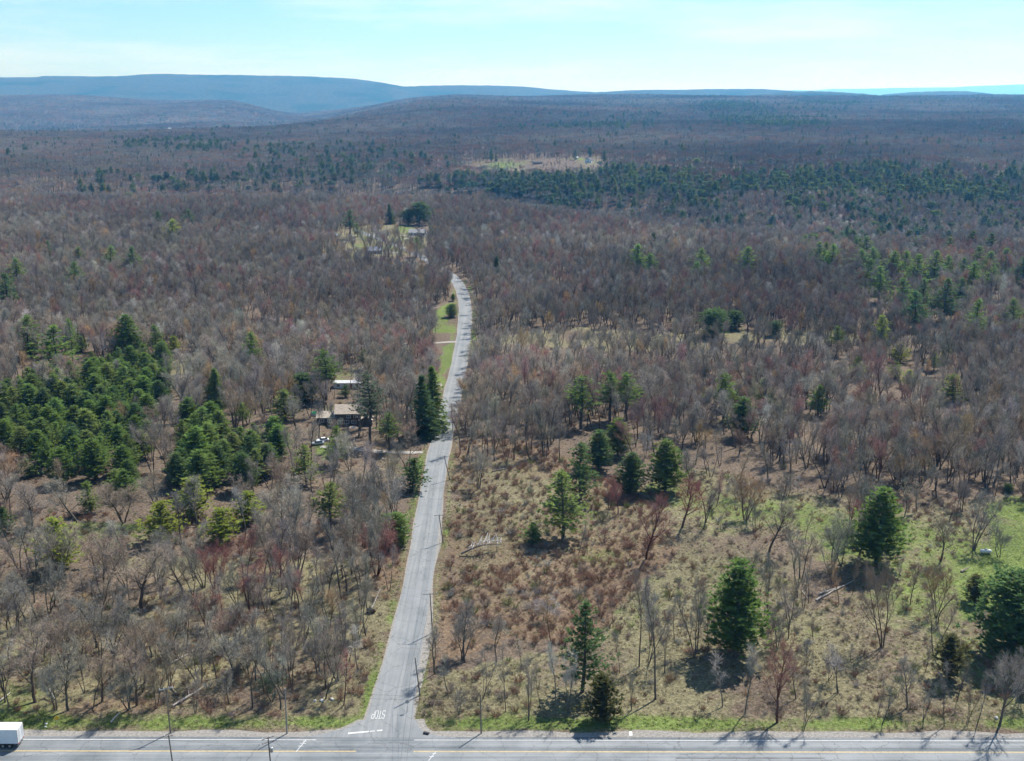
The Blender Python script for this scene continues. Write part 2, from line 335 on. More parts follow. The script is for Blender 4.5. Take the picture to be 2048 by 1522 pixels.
ridge('far_ridge', 12800, [(-600, 162), (0, 155), (78, 154), (90, 151.5), (170, 152), (200, 152.5), (330, 149.5), (450, 150), (560, 151.5), (620, 153), (700, 156.5), (740, 161), (780, 168), (812, 173.5), (850, 171.5), (900, 170.5), (950, 171.5), (1010, 172), (1060, 174), (1100, 178), (1150, 182), (1200, 184.5), (1260, 190), (1500, 215), (3000, 260)], -120, 4200, 1)
ridge('right_ridge', 11300, [(-600, 260), (900, 240), (1050, 200), (1130, 186), (1200, 184), (1260, 180.5), (1330, 179.5), (1400, 178.5), (1480, 177.5), (1530, 178), (1580, 181.5), (1640, 188), (1700, 200), (1730, 196), (1770, 189), (1820, 184.5), (1880, 182.5), (1930, 182.5), (1970, 186), (2010, 191), (2060, 195), (3000, 200)], -60, 2400, 6, u0=-.3)
ridge('mid_hill', 8600, [(-600, 260), (1300, 230), (1450, 196), (1520, 189), (1570, 184), (1620, 182), (1680, 184.5), (1740, 189), (1790, 193), (1900, 205), (3000, 230)], -20, 1500, 9, u0=.1)
ridge('pale_mountain', 44000, [(-600, 300), (1400, 230), (1560, 184), (1590, 179.5), (1620, 181), (1660, 178), (1720, 177.5), (1800, 175.5), (1900, 174.5), (1960, 172), (2048, 168.5), (2300, 163), (3000, 190)], -150, 6000, 12, u0=.1)

# ------------------------------------------------------------------ roads
def asphalt(name, a, b_, crack):
    m = bpy.data.materials.new(name); m.use_nodes = True; n, l = m.node_tree.nodes, m.node_tree.links; b = n['Principled BSDF']; b.inputs['Roughness'].default_value = .85; b.inputs['Specular IOR Level'].default_value = .25
    tc = n.new('ShaderNodeTexCoord')
    def nz(s, st=(1, 1, 1), d=5):
        mp = n.new('ShaderNodeMapping'); mp.inputs['Scale'].default_value = st; l.new(tc.outputs['Object'], mp.inputs['Vector']); t = n.new('ShaderNodeTexNoise'); t.inputs['Scale'].default_value = s; t.inputs['Detail'].default_value = d; t.inputs['Roughness'].default_value = .65; l.new(mp.outputs[0], t.inputs['Vector']); return t
    st = (.02, 1, 1) if crack == 'x' else (1, .02, 1)
    streak, blot, fine = nz(1.1, st), nz(.12), nz(6.0)
    wide = nz(.55, (.004, 1, 1) if crack == 'x' else (1, .004, 1), 2); s2 = n.new('ShaderNodeMath'); s2.operation = 'MULTIPLY_ADD'; l.new(wide.outputs['Fac'], s2.inputs[0]); s2.inputs[1].default_value = 1.1; s2.inputs[2].default_value = -.55; s3 = n.new('ShaderNodeMath'); s3.operation = 'ADD'; l.new(s2.outputs[0], s3.inputs[0]); l.new(streak.outputs['Fac'], s3.inputs[1])
    ad = n.new('ShaderNodeMath'); ad.operation = 'ADD'; l.new(s3.outputs[0], ad.inputs[0]); l.new(blot.outputs['Fac'], ad.inputs[1])
    a2 = n.new('ShaderNodeMath'); a2.operation = 'MULTIPLY_ADD'; l.new(fine.outputs['Fac'], a2.inputs[0]); a2.inputs[1].default_value = .5; l.new(ad.outputs[0], a2.inputs[2])
    r = n.new('ShaderNodeMapRange'); r.inputs['From Min'].default_value = .95; r.inputs['From Max'].default_value = 1.55; l.new(a2.outputs[0], r.inputs['Value'])
    mx = n.new('ShaderNodeMixRGB'); mx.inputs['Color1'].default_value = (*a, 1); mx.inputs['Color2'].default_value = (*b_, 1); l.new(r.outputs[0], mx.inputs['Fac'])
    vo = n.new('ShaderNodeTexVoronoi'); vo.feature = 'DISTANCE_TO_EDGE'; vo.inputs['Scale'].default_value = .16
    wob = nz(.9); vm = n.new('ShaderNodeVectorMath'); vm.operation = 'MULTIPLY_ADD'; l.new(wob.outputs['Color'], vm.inputs[0]); vm.inputs[1].default_value = (2.2, 2.2, 0); l.new(tc.outputs['Object'], vm.inputs[2]); l.new(vm.outputs[0], vo.inputs['Vector'])
    cr = n.new('ShaderNodeMapRange'); cr.inputs['From Min'].default_value = 0; cr.inputs['From Max'].default_value = .012; cr.inputs['To Min'].default_value = .55; cr.inputs['To Max'].default_value = 1; l.new(vo.outputs['Distance'], cr.inputs['Value'])
    sc = n.new('ShaderNodeVectorMath'); sc.operation = 'SCALE'; l.new(mx.outputs[0], sc.inputs[0]); l.new(cr.outputs[0], sc.inputs['Scale']); l.new(sc.outputs[0], b.inputs['Base Color'])
    return m
M['highway'] = asphalt('highway_asphalt', (.100, .114, .124), (.225, .24, .246), 'x')
M['side_road'] = asphalt('worn_asphalt', (.140, .155, .162), (.225, .236, .240), 'y')
M['gravel'] = mat('gravel', (.215, .204, .186), .95, .35, 2.2, bump=.4)
M['driveway'] = mat('pale_driveway', (.27, .255, .23), .95, .25, 1.2)
M['white_line'] = mat('white_paint', (.52, .52, .51), .7, .18, 2.5)
M['yellow_line'] = mat('yellow_paint', (.52, .40, .19), .7, .22, 1.6)

def strip(name, L, Rr, zl, m, parent=None, sub=1):
    """A sheet between two edge lines (lists of x, y), lying zl above the ground."""
    mb = MB(); v = []; k = len(L); c = sub + 1
    for a, b in zip(L, Rr):
        for j in range(c):
            t = j / sub; x = a[0] + (b[0] - a[0]) * t; y = a[1] + (b[1] - a[1]) * t; v.append((x, y, zbase(x, y) + zl))
    mb.add(v, [(i * c + j, i * c + j + 1, (i + 1) * c + j + 1, (i + 1) * c + j) for i in range(k - 1) for j in range(sub)])
    return mb.build(name, m, parent)
def zbase(x, y): return 0.0 if y < 420 else float(hgt(x, y))
def dens(pts, step):
    out = [pts[0]]
    for a, b in zip(pts[:-1], pts[1:]):
        n_ = max(1, int(math.hypot(b[0] - a[0], b[1] - a[1]) / step))
        out += [(a[0] + (b[0] - a[0]) * (i + 1) / n_, a[1] + (b[1] - a[1]) * (i + 1) / n_) for i in range(n_)]
    return out
HX = np.linspace(-420, 420, 141)
# gravel shoulder with a ragged edge, then asphalt, then paint, each a few millimetres higher
shoulder = strip('gravel_shoulder', [(x, hwy_y(x, 167.0)) for x in HX], [(x, hwy_y(x, 185.15 + .35 * math.sin(x * .31) + .3 * math.sin(x * .83 + 1))) for x in HX], .014, M['gravel']); tag(shoulder, kind='structure')
highway = strip('highway', [(x, hwy_y(x, 168.6)) for x in HX], [(x, hwy_y(x, 183.15)) for x in HX], .024, M['highway']); tag(highway, kind='structure')
def hline(name, x0, x1, yc, w, m, z=.032):
    xs = np.linspace(x0, x1, max(2, int((x1 - x0) / 6))); return strip(name, [(x, hwy_y(x, yc - w / 2)) for x in xs], [(x, hwy_y(x, yc + w / 2)) for x in xs], z, m, highway)
Y_EDGE, Y_MID = 182.15, 178.42
x_a, x_b = gnd(632, 1481)[0], gnd(828, 1480)[0]
hline('edge_line', -420, x_a, Y_EDGE, .17, M['white_line']); hline('edge_line', x_b, 420, Y_EDGE, .17, M['white_line']); hline('edge_line', -420, 420, 174.6, .15, M['white_line'])
x_c, x_d = gnd(713, 1501)[0], gnd(827, 1501)[0]
for dy in (-.12, .12):
    hline('centre_line', -420, x_c, Y_MID + dy, .12, M['yellow_line']); hline('centre_line', x_d, 420, Y_MID + dy, .12, M['yellow_line'])

cl = dens([tuple(p) for p in _rc], 4.0); cl = np.array(cl); wd = np.interp(cl[:, 1], [188, 215, 250, 420, 700, 1100], [9.5, 7.6, 7.0, 6.9, 6.8, 6.6])
# smooth the centre line, keep its ends
for _ in range(60): cl[1:-1] = .25 * cl[:-2] + .5 * cl[1:-1] + .25 * cl[2:]
tg = np.gradient(cl, axis=0); tg /= np.linalg.norm(tg, axis=1)[:, None]; nm = np.stack([-tg[:, 1], tg[:, 0]], 1)
def off(sgn, extra=0.0, wob=0.0): return [tuple(c + sgn * n_ * (w / 2 + extra + wob * (math.sin(i * .9 + sgn) + math.sin(i * .37)))) for i, (c, n_, w) in enumerate(zip(cl, nm, wd))]
gl, gr = off(1, .38, .12), off(-1, .45, .14)
# a broad gravel pull-off on the far side of the first two roadside poles
for i, c in enumerate(cl):
    b = math.exp(-((c[1] - 222) / 17) ** 2) * 1.5 + math.exp(-((c[1] - 280) / 10) ** 2) * .8
    gr[i] = (gr[i][0] + b, gr[i][1])
verge_s = strip('gravel_verge', gl, gr, .012, M['gravel']); tag(verge_s, kind='structure')
side_road = strip('side_road', off(1), off(-1), .020, M['side_road'], sub=2); tag(side_road, kind='structure')
# flared mouth of the side road
fl_l = [gnd(*p) for p in [(724, 1440), (712, 1447), (695, 1455), (672, 1462), (645, 1468), (615, 1473), (575, 1476)]]
fl_r = [gnd(*p) for p in [(833, 1440), (835, 1448), (838, 1455), (845, 1461), (857, 1467), (877, 1472), (915, 1475.5)]]
fl_l.append((fl_l[-1][0] - .5, hwy_y(-43, 182.9))); fl_r.append((fl_r[-1][0] + .5, hwy_y(-9, 182.9)))
mouth = strip('side_road_mouth', fl_l, fl_r, .028, M['side_road'], sub=4); tag(mouth, kind='structure')
gl2 = [(x - .9, y + .15) for x, y in fl_l]; gr2 = [(x + 1.5 * (1 if i < 5 else .4), y + .3) for i, (x, y) in enumerate(fl_r)]
tag(strip('gravel_corner', gl2, gr2, .017, M['gravel'], sub=4), kind='structure')

# painted stop line, STOP and surveyors' marks
p0, p1 = gnd(696, 1467), gnd(765, 1460.6)
mb = MB(); dx, dy = p1[0] - p0[0], p1[1] - p0[1]
mb.add([(p0[0], p0[1] - .25, .036), (p0[0] + dx * .6, p0[1] + dy * .6 - .22, .036), (p0[0] + dx * .6, p0[1] + dy * .6 + .2, .036), (p0[0], p0[1] + .25, .036)], [(0, 1, 2, 3)])
mb.add([(p0[0] + dx * .63, p0[1] + dy * .63 - .15, .036), (p0[0] + dx * .78, p0[1] + dy * .78 - .12, .036), (p0[0] + dx * .78, p0[1] + dy * .78 + .1, .036), (p0[0] + dx * .63, p0[1] + dy * .63 + .13, .036)], [(0, 1, 2, 3)])
mb.add([(p0[0] + dx * .84, p0[1] + dy * .84 - .18, .036), (p1[0], p1[1] - .16, .036), (p1[0], p1[1] + .2, .036), (p0[0] + dx * .84, p0[1] + dy * .84 + .2, .036)], [(0, 1, 2, 3)])
mb.build('stop_line', M['white_line'], side_road)
LET = {'S': [[(1, .82), (.8, 1), (.2, 1), (0, .82), (0, .62), (.2, .52), (.8, .48), (1, .38), (1, .18), (.8, 0), (.2, 0), (0, .18)]],
       'T': [[(0, 1), (1, 1)], [(.5, 1), (.5, 0)]],
       'O': [[(.25, 0), (.75, 0), (1, .2), (1, .8), (.75, 1), (.25, 1), (0, .8), (0, .2), (.25, 0)]],
       'P': [[(0, 0), (0, 1), (.75, 1), (1, .88), (1, .62), (.75, .5), (0, .5)]]}
sx0, sy0 = gnd(769, 1421.6); sx1, sy1 = gnd(744.5, 1437); LW, LH = .50, abs(sy0 - sy1)
sx0 += .22; tot = sx0 - sx1 + .22
mb = MB()
for i, ch in enumerate('STOP'):
    for ln in LET[ch]:
        for a, b in zip(ln[:-1], ln[1:]):
            def pt(q): return np.array([sx0 - i * (tot - LW) / 3 - q[0] * LW, sy0 - (1 - q[1]) * -0 - q[1] * LH + 0.0])
            # read by drivers coming towards the highway: top of the letters is nearest the highway
            A, B = pt(a), pt(b); d = (B - A) / (np.linalg.norm(B - A) + 1e-9); n_ = np.array([-d[1], d[0]]) * .045; n_[1] *= 1.9; A = A - d * .06; B = B + d * .06
            mb.add([(*(A + n_), .0360 + .0003 * len(mb.v)), (*(A - n_), .0360 + .0003 * len(mb.v)), (*(B - n_), .0360 + .0003 * len(mb.v)), (*(B + n_), .0360 + .0003 * len(mb.v))], [(0, 1, 2, 3)])
mb.build('stop_lettering', M['white_line'], side_road)
M['worn_paint'] = mat('worn_paint', (.46, .47, .47), .8, .3, 4)
def survey(px0, py0, px1, py1, ticks):
    mb = MB(); a = np.array(gnd(px0, py0)); b = np.array(gnd(px1, py1)); d = (b - a) / np.linalg.norm(b - a); n_ = np.array([-d[1], d[0]])
    def ln(p, q, w, z):
        e = (q - p) / np.linalg.norm(q - p); m_ = np.array([-e[1], e[0]]) * w; mb.add([(*(p + m_), z), (*(p - m_), z), (*(q - m_), z), (*(q + m_), z)], [(0, 1, 2, 3)])
    ln(a, b, .07, .040)
    for t, s in ticks: c = a + (b - a) * t; ln(c - np.array([s, -.1]), c + np.array([s, .1]), .09, .0425)
    return mb.build('survey_mark', M['worn_paint'], highway)
survey(592, 1504, 612, 1480, [(.45, .5), (.68, .6), (.86, .35)])
survey(857, 1522, 872, 1503, [(.4, .45), (.75, .4)])
# tar patches on the highway
M['tar'] = mat('tar_patch', (.05, .052, .055), .8, .2, 2)
for (a, b, y0) in ((1352, 1650, 1516.5), (368, 380, 1501.5)):
    q0, q1 = gnd(a, y0), gnd(b, y0); strip('tar_patch', [(x, q0[1] - .12 + .04 * math.sin(x)) for x in np.linspace(q0[0], q1[0], 12)], [(x, q0[1] + .1 + .05 * math.sin(x * 1.7)) for x in np.linspace(q0[0], q1[0], 12)], .029, M['tar'], highway)
# driveways
def drive(pts, w, name='driveway', m='driveway'):
    c = [place(*p)[:2] for p in pts]; c = np.array(dens([tuple(q) for q in c], 3.0))
    for _ in range(3): c[1:-1] = .25 * c[:-2] + .5 * c[1:-1] + .25 * c[2:]
    t = np.gradient(c, axis=0); t /= np.linalg.norm(t, axis=1)[:, None]; n_ = np.stack([-t[:, 1], t[:, 0]], 1)
    wv = [w / 2 * (1 + .15 * math.sin(i * 1.3)) for i in range(len(c))]
    mb = MB(); v = []
    for q, k, ww in zip(c, n_, wv):
        for s in (1, -1): x, y = q + s * k * ww; v.append((x, y, float(hgt(x, y)) + .10))
    mb.add(v, [(2 * i, 2 * i + 1, 2 * i + 3, 2 * i + 2) for i in range(len(c) - 1)])
    return tag(mb.build(name, M[m]), kind='structure')
drive([(913, 684), (870, 686), (800, 688), (740, 690), (660, 697), (560, 700)], 3.2)
drive([(884, 770), (850, 771), (800, 770), (745, 772), (722, 768), (712, 760), (718, 745), (728, 733)], 3.6)
drive([(846, 905), (800, 905), (740, 903), (690, 893), (640, 894)], 2.3)
drive([(800, 505), (770, 505), (740, 508)], 5)
drive([(797, 480), (830, 473), (800, 470)], 3.5)
drive([(640, 478), (672, 482), (712, 478)], 4)

# ------------------------------------------------------------------ plants: generators
def nrm(v): return v / (np.linalg.norm(v, axis=-1, keepdims=True) + 1e-9)
def slivers(mb, base, d, L, w, r, mi=0):
    """Thin pointed twigs: one narrow triangle each."""
    side = nrm(np.cross(d, r.normal(0, 1, d.shape))) * (w[:, None] / 2)
    mb.tris(np.stack([base - side, base + side, base + d * L[:, None]], 1), mi)

def bare_tree(seed, H=16, fork=.4, stems=1, limbs=11, spread=.42, ang=42, twigs=7, lean=0.0, tr=.016, twig_w=.035, fine=3, wob=.10):
    r = np.random.default_rng(seed); T, C = MB(), MB()
    def polyline(p, d, L, n_, wb, up):
        pts = [p]; ds = [d]
        for _ in range(n_):
            d = nrm(d + r.normal(0, wb, 3) + np.array([0, 0, up])); p = p + d * L / n_; pts.append(p); ds.append(d)
        return np.array(pts), np.array(ds)
    sb, sd, sL, tipw = [], [], [], []
    for s in range(stems):
        az = r.uniform(0, 6.28); tilt = (0.05 + lean) if stems == 1 else r.uniform(.12, .38)
        d0 = nrm(np.array([math.cos(az) * tilt, math.sin(az) * tilt, 1.0])); h = H * (r.uniform(.8, 1) if stems > 1 else .96)
        b0 = np.array([math.cos(az), math.sin(az), 0]) * (.25 if stems > 1 else 0) + np.array([0, 0, -.3])
        r0 = tr * H * (.75 if stems > 1 else 1)
        pts, ds = polyline(b0, d0, h, 8, wob, .05)
        tt = np.linspace(0, 1, 9); T.tube(pts, r0 * ((1 - tt) ** .8 * .93 + .05), 5)
        nl = max(4, int(limbs / (1 if stems == 1 else stems ** .75)))
        a0 = r.uniform(0, 6.28)
        for k in range(nl):
            t = fork + (0.97 - fork) * (k + r.uniform(.1, .9)) / nl
            i = min(int(t * 8), 7); q = pts[i] + (pts[i + 1] - pts[i]) * (t * 8 - i); dd = ds[i]
            az = a0 + 2.4 * k + r.normal(0, .3); a = R(ang * r.uniform(.75, 1.25) * (1.15 - .45 * t))
            perp = nrm(np.cross(dd, [math.cos(az), math.sin(az), .1])); d1 = nrm(dd * math.cos(a) + perp * math.sin(a))
            L1 = H * spread * (1.08 - .75 * ((t - fork) / (1 - fork)) ** 1.3) * r.uniform(.7, 1.1)
            p1, e1 = polyline(q, d1, L1, 5, .13, .12); u = np.linspace(0, 1, 6)
            rr = r0 * .46 * (1 - .5 * t); T.tube(p1, rr * (1 - u * .85), 4)
            n2 = int(6 + L1)
            for k2 in range(n2):
                t2 = .22 + .76 * (k2 + r.uniform(0, 1)) / n2; j = min(int(t2 * 5), 4); q2 = p1[j] + (p1[j + 1] - p1[j]) * (t2 * 5 - j)
                perp = nrm(np.cross(e1[j], r.normal(0, 1, 3))); a = R(r.uniform(28, 58)); d2 = nrm(e1[j] * math.cos(a) + perp * math.sin(a) + np.array([0, 0, .18]))
                L2 = (L1 * .42 * (1.1 - .6 * t2) + .5) * r.uniform(.7, 1.15)
                p2, e2 = polyline(q2, d2, L2, 3, .16, .10); C.tube(p2, np.array([.040, .028, .018, .008]) * (H / 16) ** .5, 3)
                m = twigs; t3 = r.uniform(.15, 1, m); jj = np.minimum((t3 * 3).astype(int), 2); q3 = p2[jj] + (p2[jj + 1] - p2[jj]) * (t3 * 3 - jj)[:, None]
                d3 = nrm(e2[jj] * .75 + r.normal(0, .5, (m, 3)) + np.array([0, 0, .2])); L3 = r.uniform(.6, 1.5, m) * (H / 16) ** .5
                sb.append(q3); sd.append(d3); sL.append(L3); tipw.append(np.full(m, twig_w))
                for _ in range(fine):
                    t4 = r.uniform(.25, .95, m); q4 = q3 + d3 * (L3 * t4)[:, None]; d4 = nrm(d3 * .8 + r.normal(0, .45, (m, 3)) + np.array([0, 0, .1]))
                    sb.append(q4); sd.append(d4); sL.append(r.uniform(.35, .9, m)); tipw.append(np.full(m, twig_w * .72))
    slivers(C, np.concatenate(sb), np.concatenate(sd), np.concatenate(sL), np.concatenate(tipw), r)
    return T, C

def conifer(seed, H=20, base=.18, W=4.2, step=.85, nb=6, tilt=12, droop=0, power=.8, irregular=.3, tuft=7, size=.6, shape='pine'):
    r = np.random.default_rng(seed); T, C = MB(), MB()
    lean = r.normal(0, .012, 2); zz = np.linspace(-.3, H, 9); tp = np.stack([lean[0] * zz + .15 * np.sin(zz * .3 + seed), lean[1] * zz + .15 * np.cos(zz * .25 + seed), zz], 1)
    T.tube(tp, .0135 * H * (1.02 - zz.clip(0) / H) ** .9 + .015, 6)
    tri = []
    z = base * H; zb = z; tier = 0
    while z < H * .975:
        t = (z - zb) / (H - zb)
        if shape == 'pine': pr = (1 - t) ** power * min(1, .55 + 2.2 * t)
        elif shape == 'column': pr = min(1, (1 - t) * 2.6) * (.8 + .2 * math.sin(t * 9 + seed)) * min(1, .5 + 3 * t)
        elif shape == 'round': pr = math.sqrt(max(0, 1 - (2 * t - .85) ** 2 / 1.4))
        else: pr = (1 - t) ** .9 * 1.02
        pr = max(pr, .04); tw = 1 + irregular * math.sin(tier * 2.1 + seed) * .5
        n_ = max(3, int(nb * (0.55 + .6 * pr) + r.uniform(0, 1))); a0 = r.uniform(0, 6.28)
        for k in range(n_):
            if shape == 'pine' and r.uniform() < irregular * .22: continue
            az = a0 + 6.283 * k / n_ + r.normal(0, .22); L = W * pr * tw * r.uniform(1 - irregular, 1 + irregular * .35)
            el = R(tilt * (.5 + t) + r.normal(0, 6) - droop * (1 - t)); o = np.array([math.cos(az) * math.cos(el), math.sin(az) * math.cos(el), math.sin(el)])
            b = np.array([np.interp(z, zz, tp[:, 0]), np.interp(z, zz, tp[:, 1]), z])
            if L > .9: T.tube([b, b + o * L * .5, b + o * L * .9], [.05, .03, .012], 3)
            m = max(3, int(L * 3.0)); s = np.linspace(.22 if L > 1.2 else .05, 1, m) + r.normal(0, .05, m)
            c = b + o * (L * s)[:, None] + np.stack([r.normal(0, .16 + .05 * L, m), r.normal(0, .16 + .05 * L, m), .10 * L * s ** 2 + r.normal(0, .10, m)], 1)
            cc = np.repeat(c, tuft, 0); q = len(cc)
            side = np.array([-math.sin(az), math.cos(az), 0])
            d = nrm(o * r.uniform(.1, 1, (q, 1)) + side * r.normal(0, .75, (q, 1)) + np.array([0, 0, .32]) + r.normal(0, .28, (q, 3)))
            ln = size * r.uniform(.6, 1.25, q); wv = nrm(np.cross(d, np.array([0, 0, 1.0]) + r.normal(0, .45, (q, 3)))) * (ln * r.uniform(.18, .32, q))[:, None]
            tri.append(np.stack([cc - wv * .9, cc + wv * .9, cc + d * ln[:, None]], 1))
        z += step * r.uniform(.75, 1.25) * (1 - .35 * t); tier += 1
    # leader
    c = tp[-1] + np.stack([r.normal(0, .12, 14), r.normal(0, .12, 14), r.uniform(-.9, .2, 14)], 1); d = nrm(r.normal(0, .45, (14, 3)) + np.array([0, 0, 1])); wv = nrm(np.cross(d, r.normal(0, 1, (14, 3)))) * .09
    tri.append(np.stack([c - wv, c + wv, c + d * .6], 1))
    C.tris(np.concatenate(tri)); return T, C

def shrub_mb(seed, H=1.8, W=1.5, n=34, fine=9, w=.04):
    r = np.random.default_rng(seed); C = MB(); az = r.uniform(0, 6.28, n); tl = r.uniform(.05, 1, n) ** .7 * (W / H)
    d = nrm(np.stack([np.cos(az) * tl, np.sin(az) * tl, np.ones(n)], 1)); L = H * r.uniform(.55, 1.1, n); b = np.stack([np.cos(az) * .15, np.sin(az) * .15, np.full(n, -.08)], 1) * np.array([W * .8, W * .8, 1])
    slivers(C, b, d, L, np.full(n, w * 1.5), r)
    for _ in range(fine):
        t = r.uniform(.25, .95, n); q = b + d * (L * t)[:, None]; e = nrm(d + r.normal(0, .55, (n, 3)) + np.array([0, 0, .15])); slivers(C, q, e, r.uniform(.2, .55, n) * H * .55, np.full(n, w), r)
        t2 = r.uniform(.3, .9, n); q2 = q + e * (.25 * H * t2)[:, None]; slivers(C, q2, nrm(e + r.normal(0, .6, (n, 3))), r.uniform(.1, .3, n) * H * .6, np.full(n, w * .8), r)
    return C
def tuft_mb(seed, n=16, H=.5, W=.35):
    r = np.random.default_rng(seed); C = MB(); az = r.uniform(0, 6.28, n); tl = r.uniform(.1, 1.2, n); d = nrm(np.stack([np.cos(az) * tl, np.sin(az) * tl, np.ones(n)], 1))
    b = np.stack([r.normal(0, W * .4, n), r.normal(0, W * .4, n), np.full(n, -.05)], 1); slivers(C, b, d, H * r.uniform(.6, 1.3, n), np.full(n, .07), r); return C

BT = {}                                            # kind -> list of (trunk mesh, crown mesh, merged mesh, height)
def add_bt(kind, T, C, H, bark='bark', leaf='twig'):
    tm, cm = T.mesh(kind + '_trunk', M[bark], True), C.mesh(kind + '_crown', M[leaf])
    A = MB(); A.v = T.v + C.v; A.f = T.f + [tuple(i + T.n for i in q) for q in C.f]; A.m = [0] * len(T.f) + [1] * len(C.f); A.n = T.n + C.n
    BT.setdefault(kind, []).append((tm, cm, A.mesh(kind, [M[bark], M[leaf]], True), H))
for s in range(5): add_bt('forest', *bare_tree(100 + s, 17.5, .50, 1, 11, .235, 34, 6, tr=.0145, fine=3), 17.5)
for s in range(3): add_bt('forest', *bare_tree(120 + s, 16.5, .46, 2, 13, .24, 34, 6, tr=.014, fine=3), 16.5)
for s in range(3): add_bt('open', *bare_tree(140 + s, 13, .25, 3, 20, .40, 40, 8, tr=.018, fine=3), 13)
for s in range(2): add_bt('open', *bare_tree(150 + s, 13, .26, 1, 13, .44, 48, 8, tr=.021, fine=3), 13)
for s in range(4): add_bt('slim', *bare_tree(160 + s, 11, .35, 1, 8, .20, 38, 4, lean=.06, tr=.0125, fine=3, wob=.09), 11)
for s in range(2): add_bt('slim', *bare_tree(170 + s, 11, .3, 3, 10, .18, 34, 5, tr=.0125, fine=3), 11)
for s in range(2): add_bt('snag', *bare_tree(180 + s, 9, .3, 1, 9, .2, 58, 2, lean=.08, tr=.014, fine=0, wob=.12), 9)
for s in range(2): add_bt('apple', *bare_tree(190 + s, 6, .22, 2, 12, .5, 62, 8, tr=.024, fine=3, wob=.22), 6)
CT = BT
for s in range(4): add_bt('pine', *conifer(200 + s, 20, .16, 4.6, .95, 6, 14, 0, .75, .45), 20, 'pine_bark', 'needle')
for s in range(2): add_bt('tall_pine', *conifer(210 + s, 22, .36, 4.0, 1.0, 6, 16, 0, .55, .5), 22, 'pine_bark', 'needle')
for s in range(2): add_bt('full_pine', *conifer(220 + s, 20, .10, 4.4, .78, 8, 16, 0, .58, .26, 8), 20, 'pine_bark', 'needle')
for s in range(2): add_bt('young_pine', *conifer(230 + s, 11, .08, 3.2, .70, 7, 20, 0, .62, .4, 7, .52), 11, 'pine_bark', 'needle')
for s in range(2): add_bt('spruce', *conifer(240 + s, 22, .04, 4.0, .7, 9, 0, 22, 1, .18, 7, .6, 'spruce'), 22, 'pine_bark', 'needle')
for s in range(2): add_bt('cedar', *conifer(250 + s, 9, .06, 2.2, .5, 8, 30, 0, 1, .3, 8, .45, 'column'), 9, 'pine_bark', 'needle')
for s in range(2): add_bt('hemlock', *conifer(260 + s, 14, .08, 3.6, .75, 8, 4, 8, .9, .3, 8, .55, 'round'), 14, 'pine_bark', 'needle')
SHRUBS = [shrub_mb(300 + s, 1.8, 1.5).mesh('shrub', M['twig']) for s in range(5)]
TUFTS = [tuft_mb(320 + s).mesh('tuft', M['grass_blade']) for s in range(4)]

# tints (base colours)
GREY, BROWN, RED, ORANGE, PALE, DARK = (.282, .258, .212), (.292, .236, .178), (.315, .150, .125), (.375, .262, .145), (.42, .395, .345), (.205, .190, .162)
GREEN, DGREEN, YGREEN, PGREEN, OLIVE, DULL = (.132, .200, .056), (.092, .145, .056), (.235, .285, .060), (.170, .225, .070), (.105, .110, .050), (.095, .122, .078)
CNAME = {GREY: 'grey', BROWN: 'brown', RED: 'red-budded', ORANGE: 'orange-tinged', PALE: 'pale', DARK: 'dark grey', GREEN: 'green', DGREEN: 'dark green', YGREEN: 'yellow-green', PGREEN: 'light green', OLIVE: 'olive', DULL: 'dull green'}
def jit(c, a=.12): k = rng.uniform(1 - a, 1 + a); return tuple(float(v * k * rng.uniform(.95, 1.05)) for v in c)

